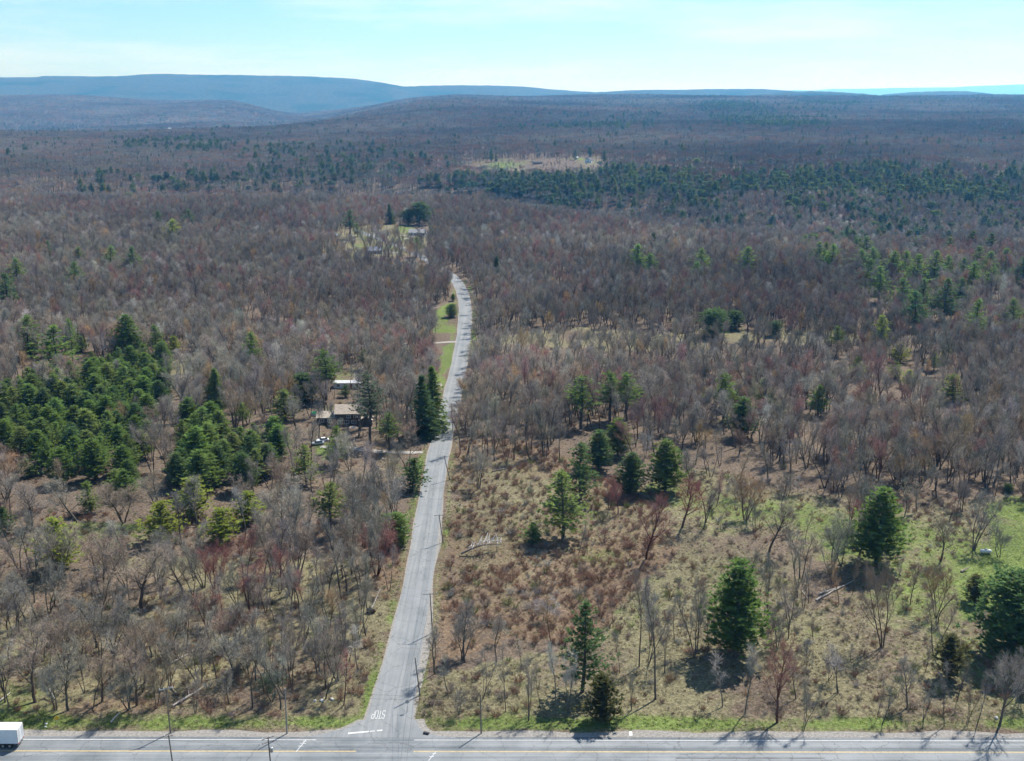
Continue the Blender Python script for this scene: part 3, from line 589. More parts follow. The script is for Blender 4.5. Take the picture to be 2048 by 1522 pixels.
# ------------------------------------------------------------------ where trees stand
PINES = [  # photo x, base y, top y, width, mesh kind, tint
(39,556,515,41,'pine',GREEN),(17,590,546,40,'pine',DGREEN),(101,497,482,15,'young_pine',DGREEN),(160,513,493,18,'pine',GREEN),(225,529,491,30,'pine',GREEN),(270,525,493,28,'pine',DGREEN),(155,549,523,26,'young_pine',GREEN),
(61,664,629,34,'pine',GREEN),(147,653,636,17,'young_pine',GREEN),(258,714,628,62,'full_pine',GREEN),(314,708,650,40,'pine',GREEN),(349,705,672,45,'young_pine',YGREEN),(113,688,650,55,'young_pine',GREEN),(63,716,682,35,'young_pine',GREEN),(101,714,682,42,'young_pine',PGREEN),(164,704,672,38,'young_pine',GREEN),(184,724,703,28,'young_pine',PGREEN),(174,745,716,38,'young_pine',GREEN),(232,717,689,26,'young_pine',DGREEN),
(60,774,735,45,'young_pine',GREEN),(19,797,757,34,'young_pine',GREEN),(432,812,737,34,'spruce',GREEN),(509,697,662,26,'pine',GREEN),(336,745,720,28,'young_pine',GREEN),
(328,797,737,36,'full_pine',DGREEN),(297,795,735,38,'full_pine',GREEN),(266,792,739,38,'full_pine',DGREEN),(232,782,744,36,'full_pine',GREEN),(263,810,757,46,'full_pine',GREEN),(280,838,778,56,'full_pine',GREEN),(205,815,768,46,'full_pine',GREEN),(178,848,781,50,'full_pine',DGREEN),(215,862,791,60,'full_pine',GREEN),(92,815,785,36,'young_pine',GREEN),(79,870,809,56,'full_pine',GREEN),(7,852,805,50,'full_pine',DGREEN),(20,890,836,60,'full_pine',GREEN),(116,884,826,60,'full_pine',GREEN),(82,930,860,66,'full_pine',GREEN),(147,915,853,56,'full_pine',DGREEN),(222,895,843,52,'full_pine',GREEN),(260,940,867,60,'pine',GREEN),(191,960,877,62,'full_pine',GREEN),(126,968,894,66,'full_pine',GREEN),(239,985,938,46,'young_pine',PGREEN),(55,955,918,46,'young_pine',GREEN),
(410,907,812,72,'pine',GREEN),(395,945,853,66,'full_pine',GREEN),(488,860,805,58,'tall_pine',PGREEN),(571,840,781,62,'young_pine',PGREEN),(499,910,867,42,'pine',DGREEN),(536,950,887,58,'full_pine',DGREEN),(359,975,905,52,'full_pine',DGREEN),(403,985,898,66,'full_pine',GREEN),(437,965,890,60,'full_pine',DGREEN),(489,982,905,62,'full_pine',DGREEN),(612,970,890,66,'pine',PGREEN),(675,930,850,36,'pine',GREEN),
(654,800,699,50,'tall_pine',GREEN),(608,803,747,42,'hemlock',DGREEN),(742,888,745,50,'tall_pine',DULL),(778,902,825,38,'tall_pine',GREEN),(728,740,700,26,'tall_pine',GREEN),(690,795,770,20,'young_pine',DGREEN),
(849,874,748,44,'spruce',DGREEN),(868,858,733,46,'spruce',GREEN),(827,982,917,42,'young_pine',DGREEN),(790,1092,1028,44,'hemlock',GREEN),
(120,1138,1037,66,'young_pine',YGREEN),(325,1087,1005,86,'young_pine',YGREEN),(382,1035,955,80,'young_pine',YGREEN),(440,1088,1016,76,'young_pine',YGREEN),(495,1048,982,62,'young_pine',YGREEN),(183,1026,963,32,'young_pine',PGREEN),(252,995,940,50,'young_pine',GREEN),(8,1068,1016,36,'young_pine',DGREEN),(663,1070,963,62,'tall_pine',PGREEN),
(1163,858,752,52,'tall_pine',GREEN),(1221,842,742,46,'tall_pine',GREEN),(1253,842,746,46,'tall_pine',GREEN),(1446,845,748,50,'tall_pine',PGREEN),(1525,818,755,40,'pine',GREEN),(1483,875,795,56,'full_pine',DGREEN),(1636,832,770,48,'pine',GREEN),(1728,812,762,46,'pine',DGREEN),(1714,758,713,26,'pine',YGREEN),(1799,726,686,46,'young_pine',YGREEN),(1789,757,723,26,'young_pine',YGREEN),(1816,775,740,34,'young_pine',YGREEN),(1891,725,690,26,'pine',PGREEN),(1867,742,703,26,'pine',PGREEN),(1907,806,750,48,'young_pine',PGREEN),(1673,712,652,32,'tall_pine',GREEN),
(1235,912,835,72,'full_pine',GREEN),(1331,985,880,82,'full_pine',GREEN),(1260,990,905,62,'full_pine',DGREEN),(1160,1000,885,66,'pine',DGREEN),(1197,938,860,62,'full_pine',DGREEN),(1125,1078,940,80,'pine',PGREEN),(1066,1088,1047,36,'young_pine',GREEN),
(1470,1312,1120,94,'full_pine',GREEN),(1752,1132,975,86,'full_pine',GREEN),(1165,1385,1205,76,'pine',DGREEN),(1206,1443,1350,56,'cedar',OLIVE),(1948,1204,1150,46,'cedar',OLIVE),(2024,1318,1145,122,'hemlock',DGREEN),(1896,1356,1270,52,'cedar',OLIVE),(2015,985,967,24,'hemlock',DGREEN),
(1401,524,496,35,'pine',GREEN),(1491,519,493,26,'pine',GREEN),(1391,536,522,20,'young_pine',GREEN),(1691,478,450,25,'pine',DGREEN),(1608,485,470,18,'pine',GREEN),(1635,514,484,24,'pine',GREEN),(1649,522,484,26,'pine',GREEN),(1662,520,488,26,'pine',GREEN),(1709,497,477,18,'pine',DGREEN),(1731,496,472,24,'pine',DGREEN),(1722,526,498,26,'pine',GREEN),(1744,523,494,26,'pine',GREEN),(1758,598,532,50,'pine',GREEN),(1738,553,518,40,'pine',GREEN),(1782,545,501,26,'tall_pine',GREEN),(1809,543,501,40,'pine',GREEN),(1833,548,508,36,'pine',GREEN),(1867,531,501,28,'pine',GREEN),(1891,535,511,24,'pine',GREEN),(1922,538,515,24,'pine',DGREEN),(1943,558,522,26,'tall_pine',GREEN),(1980,580,532,26,'tall_pine',GREEN),(1888,626,556,32,'pine',DGREEN),(1919,584,556,22,'pine',DGREEN),(1802,590,556,26,'pine',GREEN),(1843,590,556,24,'pine',DGREEN),(1826,635,580,34,'pine',DGREEN),(1948,628,597,26,'pine',GREEN),(2020,631,597,26,'pine',GREEN),(1758,650,628,24,'young_pine',YGREEN),(1953,520,492,24,'pine',GREEN),(1973,527,502,28,'pine',GREEN),(2006,521,495,30,'pine',GREEN),(2042,556,512,30,'pine',DGREEN),
(1271,525,488,24,'pine',GREEN),(1298,533,506,30,'pine',GREEN),(993,545,512,16,'spruce',DGREEN),(1427,672,616,44,'hemlock',DGREEN),(1468,660,620,30,'hemlock',DGREEN),(1550,672,641,40,'hemlock',DGREEN),(1485,714,669,30,'tall_pine',DULL),
(700,478,420,32,'tall_pine',DGREEN),(780,448,407,16,'spruce',DGREEN),(842,450,404,38,'hemlock',DGREEN),(818,450,418,22,'hemlock',DGREEN),(833,514,474,26,'tall_pine',GREEN),(380,440,418,26,'pine',DGREEN),(318,438,420,20,'pine',DGREEN),(348,448,437,34,'young_pine',YGREEN),(904,634,608,18,'hemlock',GREEN),(906,602,588,13,'cedar',GREEN),(715,473,446,14,'pine',GREEN)]

BARES = [  # photo x, base y, top y, mesh kind, tint, width in px or 0
(1364,1055,948,'open',RED,92),(1292,1118,986,'open',RED,86),(1236,1028,951,'open',RED,50),(1219,1018,955,'open',RED,42),(1680,995,920,'open',GREY,70),(1391,1309,1165,'open',GREY,52),(1418,1303,1227,'slim',GREY,0),(1445,1414,1303,'slim',PALE,0),(1490,1429,1280,'forest',PALE,52),(1555,1445,1297,'open',RED,76),(1605,1464,1353,'slim',GREY,46),(1311,1399,1150,'forest',GREY,66),(1294,1330,1177,'slim',GREY,30),(1278,1334,1150,'forest',BROWN,40),(1349,1284,1185,'slim',GREY,24),(1597,1196,1055,'slim',GREY,34),(1617,1207,1116,'slim',DARK,24),(1666,1173,1055,'slim',GREY,34),(1678,1211,1123,'slim',ORANGE,40),(1538,1234,1093,'slim',GREY,30),(1555,1295,1215,'open',GREY,48),(1611,1334,1284,'apple',GREY,34),(1628,1280,1230,'slim',BROWN,26),(1429,1437,1402,'slim',GREY,16),(1475,999,955,'apple',GREY,44),(1576,992,948,'apple',GREY,48),(1655,1362,1303,'apple',GREY,40),(1764,1295,1123,'open',BROWN,84),(1873,1236,1123,'open',ORANGE,62),(1821,1208,1131,'open',BROWN,44),(1881,1122,1028,'open',BROWN,84),(1947,1100,990,'open',GREY,80),(1923,1024,955,'open',DARK,50),(1999,1116,1058,'apple',GREY,58),(1716,1269,1238,'slim',GREY,16),(1701,1322,1284,'slim',GREY,20),(1764,1450,1372,'slim',DARK,40),(1754,1439,1360,'slim',GREY,24),(1845,1439,1353,'slim',GREY,36),(1888,1454,1322,'slim',GREY,28),(1934,1450,1345,'slim',BROWN,22),(1953,1454,1337,'slim',GREY,22),(1999,1450,1303,'open',GREY,70),(1915,1401,1315,'slim',GREY,30),(2041,1401,1303,'open',GREY,66),(1873,995,935,'forest',GREY,50),
(964,1397,1284,'slim',GREY,28),(1012,1424,1292,'slim',GREY,40),(1056,1443,1315,'slim',GREY,28),(1043,1340,1273,'slim',GREY,34),(1081,1420,1322,'slim',DARK,32),(1112,1431,1284,'forest',PALE,40),(1136,1427,1284,'slim',PALE,40),(896,1389,1303,'slim',GREY,36),(918,1431,1387,'apple',GREY,34),(1264,1420,1320,'slim',GREY,30),(1171,1206,1166,'slim',GREY,24),(1199,1229,1177,'slim',GREY,24),(1226,1255,1192,'slim',BROWN,26),(1087,1240,1198,'apple',PALE,66),(997,1286,1251,'apple',PALE,36),(1157,1106,1024,'snag',PALE,40),(1175,1110,1062,'slim',GREY,18),(957,977,890,'open',GREY,70),(982,1022,962,'snag',DARK,20),(1067,1003,963,'slim',GREY,26),(1240,1345,1262,'slim',BROWN,30),(1222,1392,1335,'slim',GREY,24),(1330,1345,1238,'forest',GREY,40),(1702,1190,1108,'slim',BROWN,30),(1520,1190,1120,'slim',GREY,22),(1790,1180,1102,'slim',GREY,28),(1440,1062,1010,'slim',GREY,20),(1510,1060,1008,'apple',GREY,30),(1610,1085,1020,'slim',GREY,26),(1850,1340,1268,'slim',GREY,22),(1700,1100,1040,'slim',BROWN,30),
(17,1416,1322,'forest',BROWN,40),(71,1404,1269,'open',BROWN,84),(50,1244,1150,'open',GREY,56),(99,1225,1127,'open',GREY,64),(130,1347,1223,'open',BROWN,70),(168,1358,1257,'forest',GREY,48),(97,1355,1246,'forest',BROWN,40),(204,1404,1307,'open',BROWN,60),(247,1358,1257,'forest',BROWN,44),(283,1385,1322,'slim',BROWN,30),(313,1416,1322,'open',BROWN,50),(354,1317,1255,'forest',ORANGE,48),(390,1427,1345,'forest',GREY,40),(459,1408,1350,'open',DARK,50),(466,1366,1265,'open',GREY,60),(420,1332,1265,'slim',BROWN,30),(283,1217,1104,'open',BROWN,96),(229,1232,1185,'slim',BROWN,26),(168,1263,1180,'forest',ORANGE,50),(432,1210,1085,'open',RED,70),(413,1255,1180,'open',RED,60),(153,1045,963,'open',GREY,96),(248,1045,963,'open',BROWN,90),(63,1060,960,'open',GREY,86),(23,1045,940,'forest',GREY,60),(367,1187,1085,'open',GREY,80),(474,1210,1131,'open',GREY,56),(511,1236,1139,'open',GREY,52),(589,1206,1135,'open',GREY,54),(620,1206,1131,'slim',GREY,40),(593,1141,1024,'open',GREY,70),(562,1110,1016,'forest',GREY,50),(683,1198,1024,'forest',DARK,56),(755,1118,1016,'open',GREY,70),(583,1340,1223,'open',GREY,58),(543,1343,1238,'forest',BROWN,44),(639,1343,1246,'open',GREY,52),(675,1362,1238,'open',DARK,60),(698,1324,1253,'slim',BROWN,34),(505,1416,1273,'forest',GREY,54),(557,1332,1273,'slim',GREY,30),(526,1351,1260,'slim',GREY,30),(545,1402,1360,'apple',DULL,56),(722,1240,1180,'slim',GREY,34),(640,1255,1195,'slim',BROWN,36),(115,1290,1235,'slim',RED,40)]

BAND = [(196, 'beside corner pole'), (208, 'just past corner pole'), (219, 'short of second roadside pole'), (232, 'by second roadside pole'), (250, 'past second roadside pole'), (268, 'short of third roadside pole'), (288, 'by third roadside pole'), (306, 'past third roadside pole'), (333, 'by fourth roadside pole'), (362, 'between last two poles'), (395, 'by roadside spruces'), (440, 'just behind roadside spruces'), (500, 'by bright roadside lawn'), (600, 'short of road bend'), (720, 'by road bend'), (900, 'past road bend'), (1500, 'on crest past bend')]
ORD = 'nearest second third fourth fifth sixth seventh eighth ninth tenth eleventh twelfth thirteenth fourteenth fifteenth sixteenth seventeenth eighteenth nineteenth twentieth twenty-first twenty-second twenty-third twenty-fourth twenty-fifth twenty-sixth twenty-seventh twenty-eighth twenty-ninth thirtieth thirty-first thirty-second thirty-third thirty-fourth thirty-fifth thirty-sixth thirty-seventh thirty-eighth thirty-ninth fortieth'.split()
TREES = []                                         # every single tree standing as an object of its own
def plan(x, y, z, kind, h, wpx, tint, what, name):
    TREES.append(dict(x=x, y=y, z=z, kind=kind, h=h, w=wpx, tint=tint, what=what, name=name))
occ = []                                           # occupied spots (x, y, radius)
PVIEW = []
for (px, yb, yt, w, k, c) in PINES:
    in_wood = yb < 700 and k in ('pine', 'tall_pine', 'young_pine', 'full_pine') and not (200 < px < 370 and yb > 640) and not (660 < px < 860)
    if in_wood:                                    # only the top shows above the bare wood: the foot stands nearer, hidden among the trunks
        k = {'young_pine': 'pine', 'full_pine': 'pine'}.get(k, k); H = float(rng.uniform(20, 25)) if w > 22 else float(rng.uniform(18, 21)); lo, hi = yt + 4.0, yt + 260.0
        for _ in range(24):
            m_ = (lo + hi) / 2; z_ = float(place(px, m_)[2])
            if height_of(px, m_, yt, z_) < H: lo = m_
            else: hi = m_
        foot = hi
    else: foot = yb
    x, y, z = place(px, foot); PVIEW.append((px - w / 2 - 3, yt, px + w / 2 + 3, yb, (.82 if in_wood else .86), foot))
    h_ = H if in_wood else max(height_of(px, foot, yt, z), 6.0 if w > 30 else 3.0)
    plan(x, y, z, k, h_, w * (.86 if yb > 900 and px > 900 else 1.5 if in_wood else 1) / F_PX * math.hypot(y, CAM_H), (tuple(q * 1.1 for q in c) if in_wood else c), CNAME[c] + {'spruce': ' spruce', 'cedar': ' cedar', 'hemlock': ' bushy conifer'}.get(k, ' pine'), {'spruce': 'spruce_tree', 'cedar': 'cedar_tree', 'hemlock': 'conifer_tree'}.get(k, 'pine_tree')); occ.append((x, y, 2.6))
for (px, yb, yt, k, c, w) in BARES:
    x, y, z = place(px, yb); plan(x, y, z, k, max(height_of(px, yb, yt, z), 6.0 if w > 30 else 3.0) * (1.55 if yb < 700 and yb > 440 and not (240 < px < 360 and yb > 650) else 1.0), w * (.86 if yb > 900 and px > 900 else 1.25 if yb < 700 else 1) / F_PX * math.hypot(y, CAM_H), c, None, 'dead_tree' if k == 'snag' else ('red_maple' if c is RED else 'bare_tree')); occ.append((x, y, 2.2))

CZ = [([(1050, 345), (1250, 330), (1450, 345), (1700, 330), (1900, 335), (2120, 350), (2120, 495), (1800, 486), (1500, 458), (1250, 436), (1100, 408), (1030, 380)], .38), ([(800, 352), (900, 345), (1040, 352), (1060, 398), (880, 392)], .5), ([(190, 352), (300, 347), (480, 365), (640, 375), (640, 388), (480, 393), (300, 391), (190, 378)], .2),
      ([(480, 300), (930, 285), (930, 350), (640, 380), (480, 372)], .17), ([(250, 285), (430, 275), (520, 290), (430, 303), (260, 303)], .25), ([(1380, 205), (1720, 205), (1650, 255), (1430, 255)], .3), ([(1000, 235), (1330, 225), (1330, 262), (1000, 262)], .13), ([(1500, 455), (2120, 480), (2120, 560), (1640, 545)], .13), ([(1300, 480), (1640, 500), (1640, 640), (1300, 560)], .012)]
P_PINES_L = [(0, 800), (60, 790), (170, 775), (240, 735), (345, 735), (340, 800), (300, 850), (300, 930), (260, 990), (120, 975), (40, 935), (0, 900)]
P_PINES_M = [(345, 900), (390, 850), (440, 860), (520, 900), (560, 900), (560, 955), (480, 990), (380, 990), (340, 960)]
_x, _y = np.meshgrid(np.arange(-200, 0, 8.0), np.arange(300, 480, 9.5)); _x = _x.ravel() + rng.uniform(-2.6, 2.6, _x.size); _y = _y.ravel() + rng.uniform(-3, 3, _y.size); _px, _py = proj(_x, _y, 0)
for x, y in zip(_x[inside(_px, _py, P_PINES_L) | inside(_px, _py, P_PINES_M)], _y[inside(_px, _py, P_PINES_L) | inside(_px, _py, P_PINES_M)]):
    if all((x - a) ** 2 + (y - b) ** 2 > 4.2 ** 2 for a, b, _r in occ):
        c = (GREEN, DGREEN, PGREEN, GREEN, GREEN)[int(rng.integers(5))]; plan(x, y, float(hgt(x, y)), ('full_pine', 'pine', 'full_pine')[int(rng.integers(3))], rng.uniform(9, 14), rng.uniform(6.5, 9.5), c, CNAME[c] + ' pine', 'pine_tree'); occ.append((x, y, 3.2))
# density of the bare wood over the ground
def wood_density(x, y, z):
    px, py = proj(x, y, z); px = px + 14 * noise(x, y, 14.0, 6); py = py + 8 * noise(x, y, 17.0, 8)
    d = np.full(np.shape(x), .95); left = x < road_x(y)
    def cut(poly, v):
        nonlocal d; d = np.where(inside(px, py, poly), v, d)
    d = np.where(left & (py > 1120), .76, d); d = np.where(left & (py > 1340), .72, d)
    cut(P_MEADOW, .13); cut(P_SCRUB, .03); cut([(880, 880), (1300, 880), (1700, 960), (1700, 995), (1300, 950), (1100, 930), (900, 960)], .35)
    cut(P_LAWN_E, 0); cut(P_LAWN_ROAD, 0); cut(P_LAWN_ROAD2, .05); cut(P_OPEN_L, .04); cut(P_HOUSE, .42); cut(P_MOBILE, .35); cut(P_UP, .3); cut(P_CLEAR, .05); cut(P_STRIP, .3); cut(P_YARD_L, .25)
    cut([(80, 860), (200, 740), (340, 740), (300, 900), (280, 980), (0, 980), (0, 850)], .15); cut([(350, 880), (520, 880), (540, 1000), (340, 1040)], .25)
    d = np.where((np.abs(x - road_x(y)) < 7.0) & (y < 760), 0, d); d = np.where(y - HWY_SLOPE * x < 191.5, 0, d)
    for pz, dv in CZ: d = np.where(inside(px, py, pz) & (y > 700), d * (1 - .75 * dv), d)
    return d * np.clip(1 + .30 * noise(x, y, 40.0, 4) + .22 * noise(x, y, 95.0, 1), .15, 1.3)
def jgrid(y0, y1, s, m=.53, r=rng):
    a = np.arange(y0, y1, s); xs, yy = [], []
    for q in a:
        w = m * (q + s) + 30; k = int(2 * w / s); xs.append(np.linspace(-w, w, k)); yy.append(np.full(k, q))
    x = np.concatenate(xs); y = np.concatenate(yy); return x + r.uniform(-.5, .5, x.size) * s, y + r.uniform(-.5, .5, x.size) * s
X, Y = jgrid(186, 1330, 4.8); Z = hgt(X, Y); keep = rng.uniform(0, 1, X.size) < wood_density(X, Y, Z)
oc = np.array(occ); X, Y, Z = X[keep], Y[keep], Z[keep]
ok = np.ones(X.size, bool)
for ox, oy, orr in occ: ok &= (X - ox) ** 2 + (Y - oy) ** 2 > (orr * (1.0 if oy < 500 else .6)) ** 2
X, Y, Z = X[ok], Y[ok], Z[ok]
# trees that would stand in front of what the photo shows openly are thinned out
ox_, oyb = proj(X, Y, Z); _t, oyt = proj(X, Y, Z + 15.0); ocb = oyb - .35 * (oyb - oyt)
drop = np.zeros(X.size, bool); rr_ = rng.uniform(0, 1, X.size)
VIEWS = PVIEW + [q + (q[3],) for q in [(628, 790, 760, 866, .82), (600, 805, 640, 830, .5), (672, 742, 732, 778, .3), (640, 458, 872, 506, .68), (790, 500, 830, 516, .7), (1000, 662, 1250, 694, .55), (1250, 660, 1700, 694, .4), (205, 712, 400, 742, .6), (640, 880, 800, 925, .6), (868, 600, 912, 665, .8), (872, 690, 912, 770, .8), (460, 500, 860, 600, .18), (940, 620, 1300, 660, .25), (500, 590, 530, 612, .7)]]
for (x0, y0_, x1, y1_, pv_, fy_) in VIEWS:
    drop |= (ox_ > x0 - 6) & (ox_ < x1 + 6) & (oyt < y1_ - 2) & (ocb > y0_ + 2) & (oyb > fy_) & (rr_ < pv_)
X, Y, Z = X[~drop], Y[~drop], Z[~drop]
redf = noise(X, Y, 60.0, 11) + .5 * noise(X, Y, 22.0, 2); rv = rng.uniform(0, 1, X.size)
pal = np.zeros((X.size, 3)); names = [GREY, BROWN, RED, ORANGE, PALE, DARK]
pr_ = np.stack([.48 + 0 * rv, .22 + 0 * rv, np.clip(.06 + .17 * redf, .01, .55), .035 + 0 * rv, .05 + 0 * rv, .20 + 0 * rv], 1); pr_ /= pr_.sum(1, keepdims=True); ci = (pr_.cumsum(1) < rv[:, None]).sum(1).clip(0, 5)
order = np.argsort(Y + .15 * np.abs(X)); n_single = 0; used = np.zeros(X.size, bool)
n_bare = sum(1 for t in TREES if t['name'] == 'bare_tree')
for i in order:
    if n_bare >= 300: break
    px, py = proj(X[i], Y[i], Z[i])
    if px < 4 or px > 2044: continue
    small = Y[i] < 245
    c = names[ci[i]]; k = ('open' if rng.uniform() < .22 else 'slim' if rng.uniform() < .5 else 'forest') if small else ('forest' if rng.uniform() < .75 else 'open')
    nm_ = 'red_maple' if c is RED else 'bare_tree'; n_bare += nm_ == 'bare_tree'; used[i] = True
    plan(X[i], Y[i], Z[i], k, (rng.uniform(8.5, 14.5) if small else rng.uniform(12, 17)), 0, c, None, nm_)

# labels: how it looks, which side of the side road, beside which landmark, and its place counted from the asphalt
FORM = {'open': 'spreading', 'forest': 'upright', 'slim': 'slender', 'apple': 'low crooked', 'snag': 'dead'}
cells = {}
for t in TREES:
    t['side'] = 'left' if t['x'] < float(road_x(t['y'])) else 'right'; t['dist'] = abs(t['x'] - float(road_x(t['y'])))
    t['band'] = next(b for yy_, b in BAND if t['y'] <= yy_)
    t['what'] = t['what'] or (CNAME[t['tint']] + ' ' + FORM[t['kind']] + ('' if t['name'] == 'dead_tree' else ' bare') + ' tree'); fam = 'conifer' if t['name'] in ('pine_tree', 'spruce_tree', 'cedar_tree', 'conifer_tree') else 'bare'
    t['fam'] = fam; cells.setdefault((t['side'], t['band'], t['what']), []).append(t)
for (side, band, what), ts in cells.items():
    ts.sort(key=lambda t: t['dist'])
    for i, t in enumerate(ts):
        t['label'] = f"{what} {side} of side road, {band}" + (f", {ORD[i]} asphalt" if len(ts) > 1 and i == 0 else f", {ORD[min(i, 39)]} out" if len(ts) > 1 else '')
SPECIAL = {(1470, 1312): 'tall dense green pine standing alone in the meadow near the highway', (1752, 1132): 'full green pine alone in the meadow beside a black shadow', (1165, 1385): 'dark pine standing just behind the olive bushy cedar near the highway', (1206, 1443): 'olive bushy cedar at the edge of the highway verge', (2024, 1318): 'huge dark round conifer cut by the right edge of the photo', (1948, 1204): 'small olive cedar on the green lawn beside the huge dark conifer', (1896, 1356): 'brownish juniper in front of the huge dark conifer', (2015, 985): 'tiny round juniper at the lawn edge below the wood', (1331, 985): 'broad bright pine at the near right of the five-pine clump', (1125, 1078): 'light green pine at the brown scrub edge with visible trunk', (1066, 1088): 'small bushy pine in the scrub left of the light green pine', (790, 1092): 'round green conifer on the left verge before the fourth pole', (120, 1138): 'lone yellow-green pine in the grassy gap at the far left', (742, 888): 'dull twin-trunked pine overlapping the right end of the brown-roofed house', (654, 800): 'tall open pine behind the brown-roofed house', (849, 874): 'dark roadside spruce, the nearer of the pair', (868, 858): 'green roadside spruce, the farther of the pair', (432, 812): 'narrow spire-shaped fir left of the brown-roofed house'}
for k, lab in SPECIAL.items():
    x, y, z = place(*k)
    for t in TREES:
        if abs(t['x'] - x) < .01 and abs(t['y'] - y) < .01: t['label'] = lab
GROUPS = {'bare_tree': 'leafless trees in the wood and meadow', 'red_maple': 'red-budding maples', 'dead_tree': 'dead standing trees', 'pine_tree': 'white pines', 'spruce_tree': 'spruces and firs', 'cedar_tree': 'cedars and junipers', 'conifer_tree': 'bushy dark conifers'}
CAT = {'bare_tree': 'tree', 'red_maple': 'tree', 'dead_tree': 'dead tree', 'pine_tree': 'pine tree', 'spruce_tree': 'spruce', 'cedar_tree': 'cedar', 'conifer_tree': 'conifer'}
WID = {k: [max(1.0, 2 * float(np.percentile(np.abs(np.array([v.co[:2] for v in q[1].vertices])), 97))) for q in v] for k, v in BT.items()}
protos = {}
for t in TREES:
    v = int(rng.integers(len(BT[t['kind']]))); tm, cm, _a, h0 = BT[t['kind']][v]
    o = empty(t['name'], (t['x'], t['y'], t['z'])); o.rotation_euler = (0, 0, rng.uniform(0, 6.28))
    sz = t['h'] / h0; sx = (t['w'] * (1.28 if t['fam'] == 'conifer' else 1.1) / WID[t['kind']][v]) if t['w'] else sz * rng.uniform(.9, 1.15); sx = float(np.clip(sx, sz * .6, sz * 2.1)); o.scale = (sx, sx, sz)
    if t['fam'] == 'bare' and t['kind'] != 'snag' and not t['w']: o.rotation_euler = (rng.normal(0, .04), rng.normal(0, .04), o.rotation_euler[2])
    key = (t['kind'], v)
    if key not in protos:
        a = bpy.data.objects.new('trunk', tm); b = bpy.data.objects.new('crown', cm); protos[key] = (a, b)
    else: a, b = (q.copy() for q in protos[key])
    tint = jit(t['tint'])
    for q in (a, b): col.objects.link(q); q.parent = o; q['tint'] = tint
    tag(o, t['label'], CAT[t['name']], GROUPS[t['name']])

# ------------------------------------------------------------------ stuff: woods, scrub, grass (instanced)
def inst_group(collection):
    g = bpy.data.node_groups.new('scatter_' + collection.name, 'GeometryNodeTree'); g.interface.new_socket('Geometry', in_out='INPUT', socket_type='NodeSocketGeometry'); g.interface.new_socket('Geometry', in_out='OUTPUT', socket_type='NodeSocketGeometry')
    n, l = g.nodes, g.links; i = n.new('NodeGroupInput'); o = n.new('NodeGroupOutput'); ip = n.new('GeometryNodeInstanceOnPoints'); ci_ = n.new('GeometryNodeCollectionInfo')
    ci_.inputs['Collection'].default_value = collection; ci_.inputs['Separate Children'].default_value = True; ci_.inputs['Reset Children'].default_value = True
    def na(nm, ty): q = n.new('GeometryNodeInputNamedAttribute'); q.data_type = ty; q.inputs['Name'].default_value = nm; return next(s for s in q.outputs if s.enabled and s.name == 'Attribute')
    er = n.new('FunctionNodeEulerToRotation'); l.new(na('rot', 'FLOAT_VECTOR'), er.inputs[0]); l.new(er.outputs[0], ip.inputs['Rotation'])
    l.new(na('idx', 'INT'), ip.inputs['Instance Index']); l.new(na('scl', 'FLOAT_VECTOR'), ip.inputs['Scale']); ip.inputs['Pick Instance'].default_value = True
    l.new(i.outputs[0], ip.inputs['Points']); l.new(ci_.outputs[0], ip.inputs['Instance']); l.new(ip.outputs[0], o.inputs[0]); return g
def scatter(name, meshes, P, idx, scl, rot, tint):
    c = bpy.data.collections.new(name + '_kinds')
    for k, me in enumerate(meshes): q = bpy.data.objects.new(f'{name}_{k:02d}', me); c.objects.link(q)
    me = bpy.data.meshes.new(name); me.vertices.add(len(P)); me.vertices.foreach_set('co', np.asarray(P, np.float32).ravel())
    for nm, ty, val, key in (('idx', 'INT', np.asarray(idx, np.int32), 'value'), ('scl', 'FLOAT_VECTOR', scl, 'vector'), ('rot', 'FLOAT_VECTOR', rot, 'vector'), ('tint', 'FLOAT_VECTOR', tint, 'vector')):
        a = me.attributes.new(nm, ty, 'POINT'); v = np.asarray(val, np.int32 if ty == 'INT' else np.float32).ravel(); a.data.foreach_set(key, v)
    o = link(name, me); md = o.modifiers.new('scatter', 'NODES'); md.node_group = inst_group(c); return tag(o, kind='stuff')
def rots(k, tilt=.04): return np.stack([rng.normal(0, tilt, k), rng.normal(0, tilt, k), rng.uniform(0, 6.28, k)], 1)
def tints(base, a=.16): base = np.asarray(base, float); k = len(base); return base * rng.uniform(1 - a, 1 + a, (k, 1)) * rng.uniform(.94, 1.06, (k, 3))

m_ = ~used; Xs, Ys, Zs, cs = X[m_], Y[m_], Z[m_], ci[m_]
_c = [place(px, py) for px, py in [(1012, 338), (1022, 342), (1041, 343), (1026, 336), (1085, 344), (1090, 340), (1107, 346), (1112, 341), (1118, 338), (1008, 330), (1065, 333), (1130, 334), (1140, 347), (990, 346), (970, 347), (960, 330), (1160, 350), (1186, 348)]]
Xs = np.concatenate([Xs, [q[0] for q in _c]]); Ys = np.concatenate([Ys, [q[1] for q in _c]]); Zs = np.concatenate([Zs, [q[2] for q in _c]]); cs = np.concatenate([cs, rng.choice([0, 1, 4, 5], len(_c))]); k = len(Xs)
fm = [q[2] for q in BT['forest']] + [q[2] for q in BT['open']] + [q[2] for q in BT['slim']]; hh = np.clip(rng.normal(.86, .14, k) + .10 * noise(Xs, Ys, 70.0, 6), .5, 1.3); wx = hh * rng.uniform(.9, 1.3, k)
ix = np.where(rng.uniform(0, 1, k) < .8, rng.integers(0, 8, k), rng.integers(8, 13, k)); _mp = proj(Xs, Ys, Zs); ix = np.where(inside(_mp[0], _mp[1], P_MEADOW) & (rng.uniform(0, 1, k) < .75), rng.integers(13, 19, k), ix)
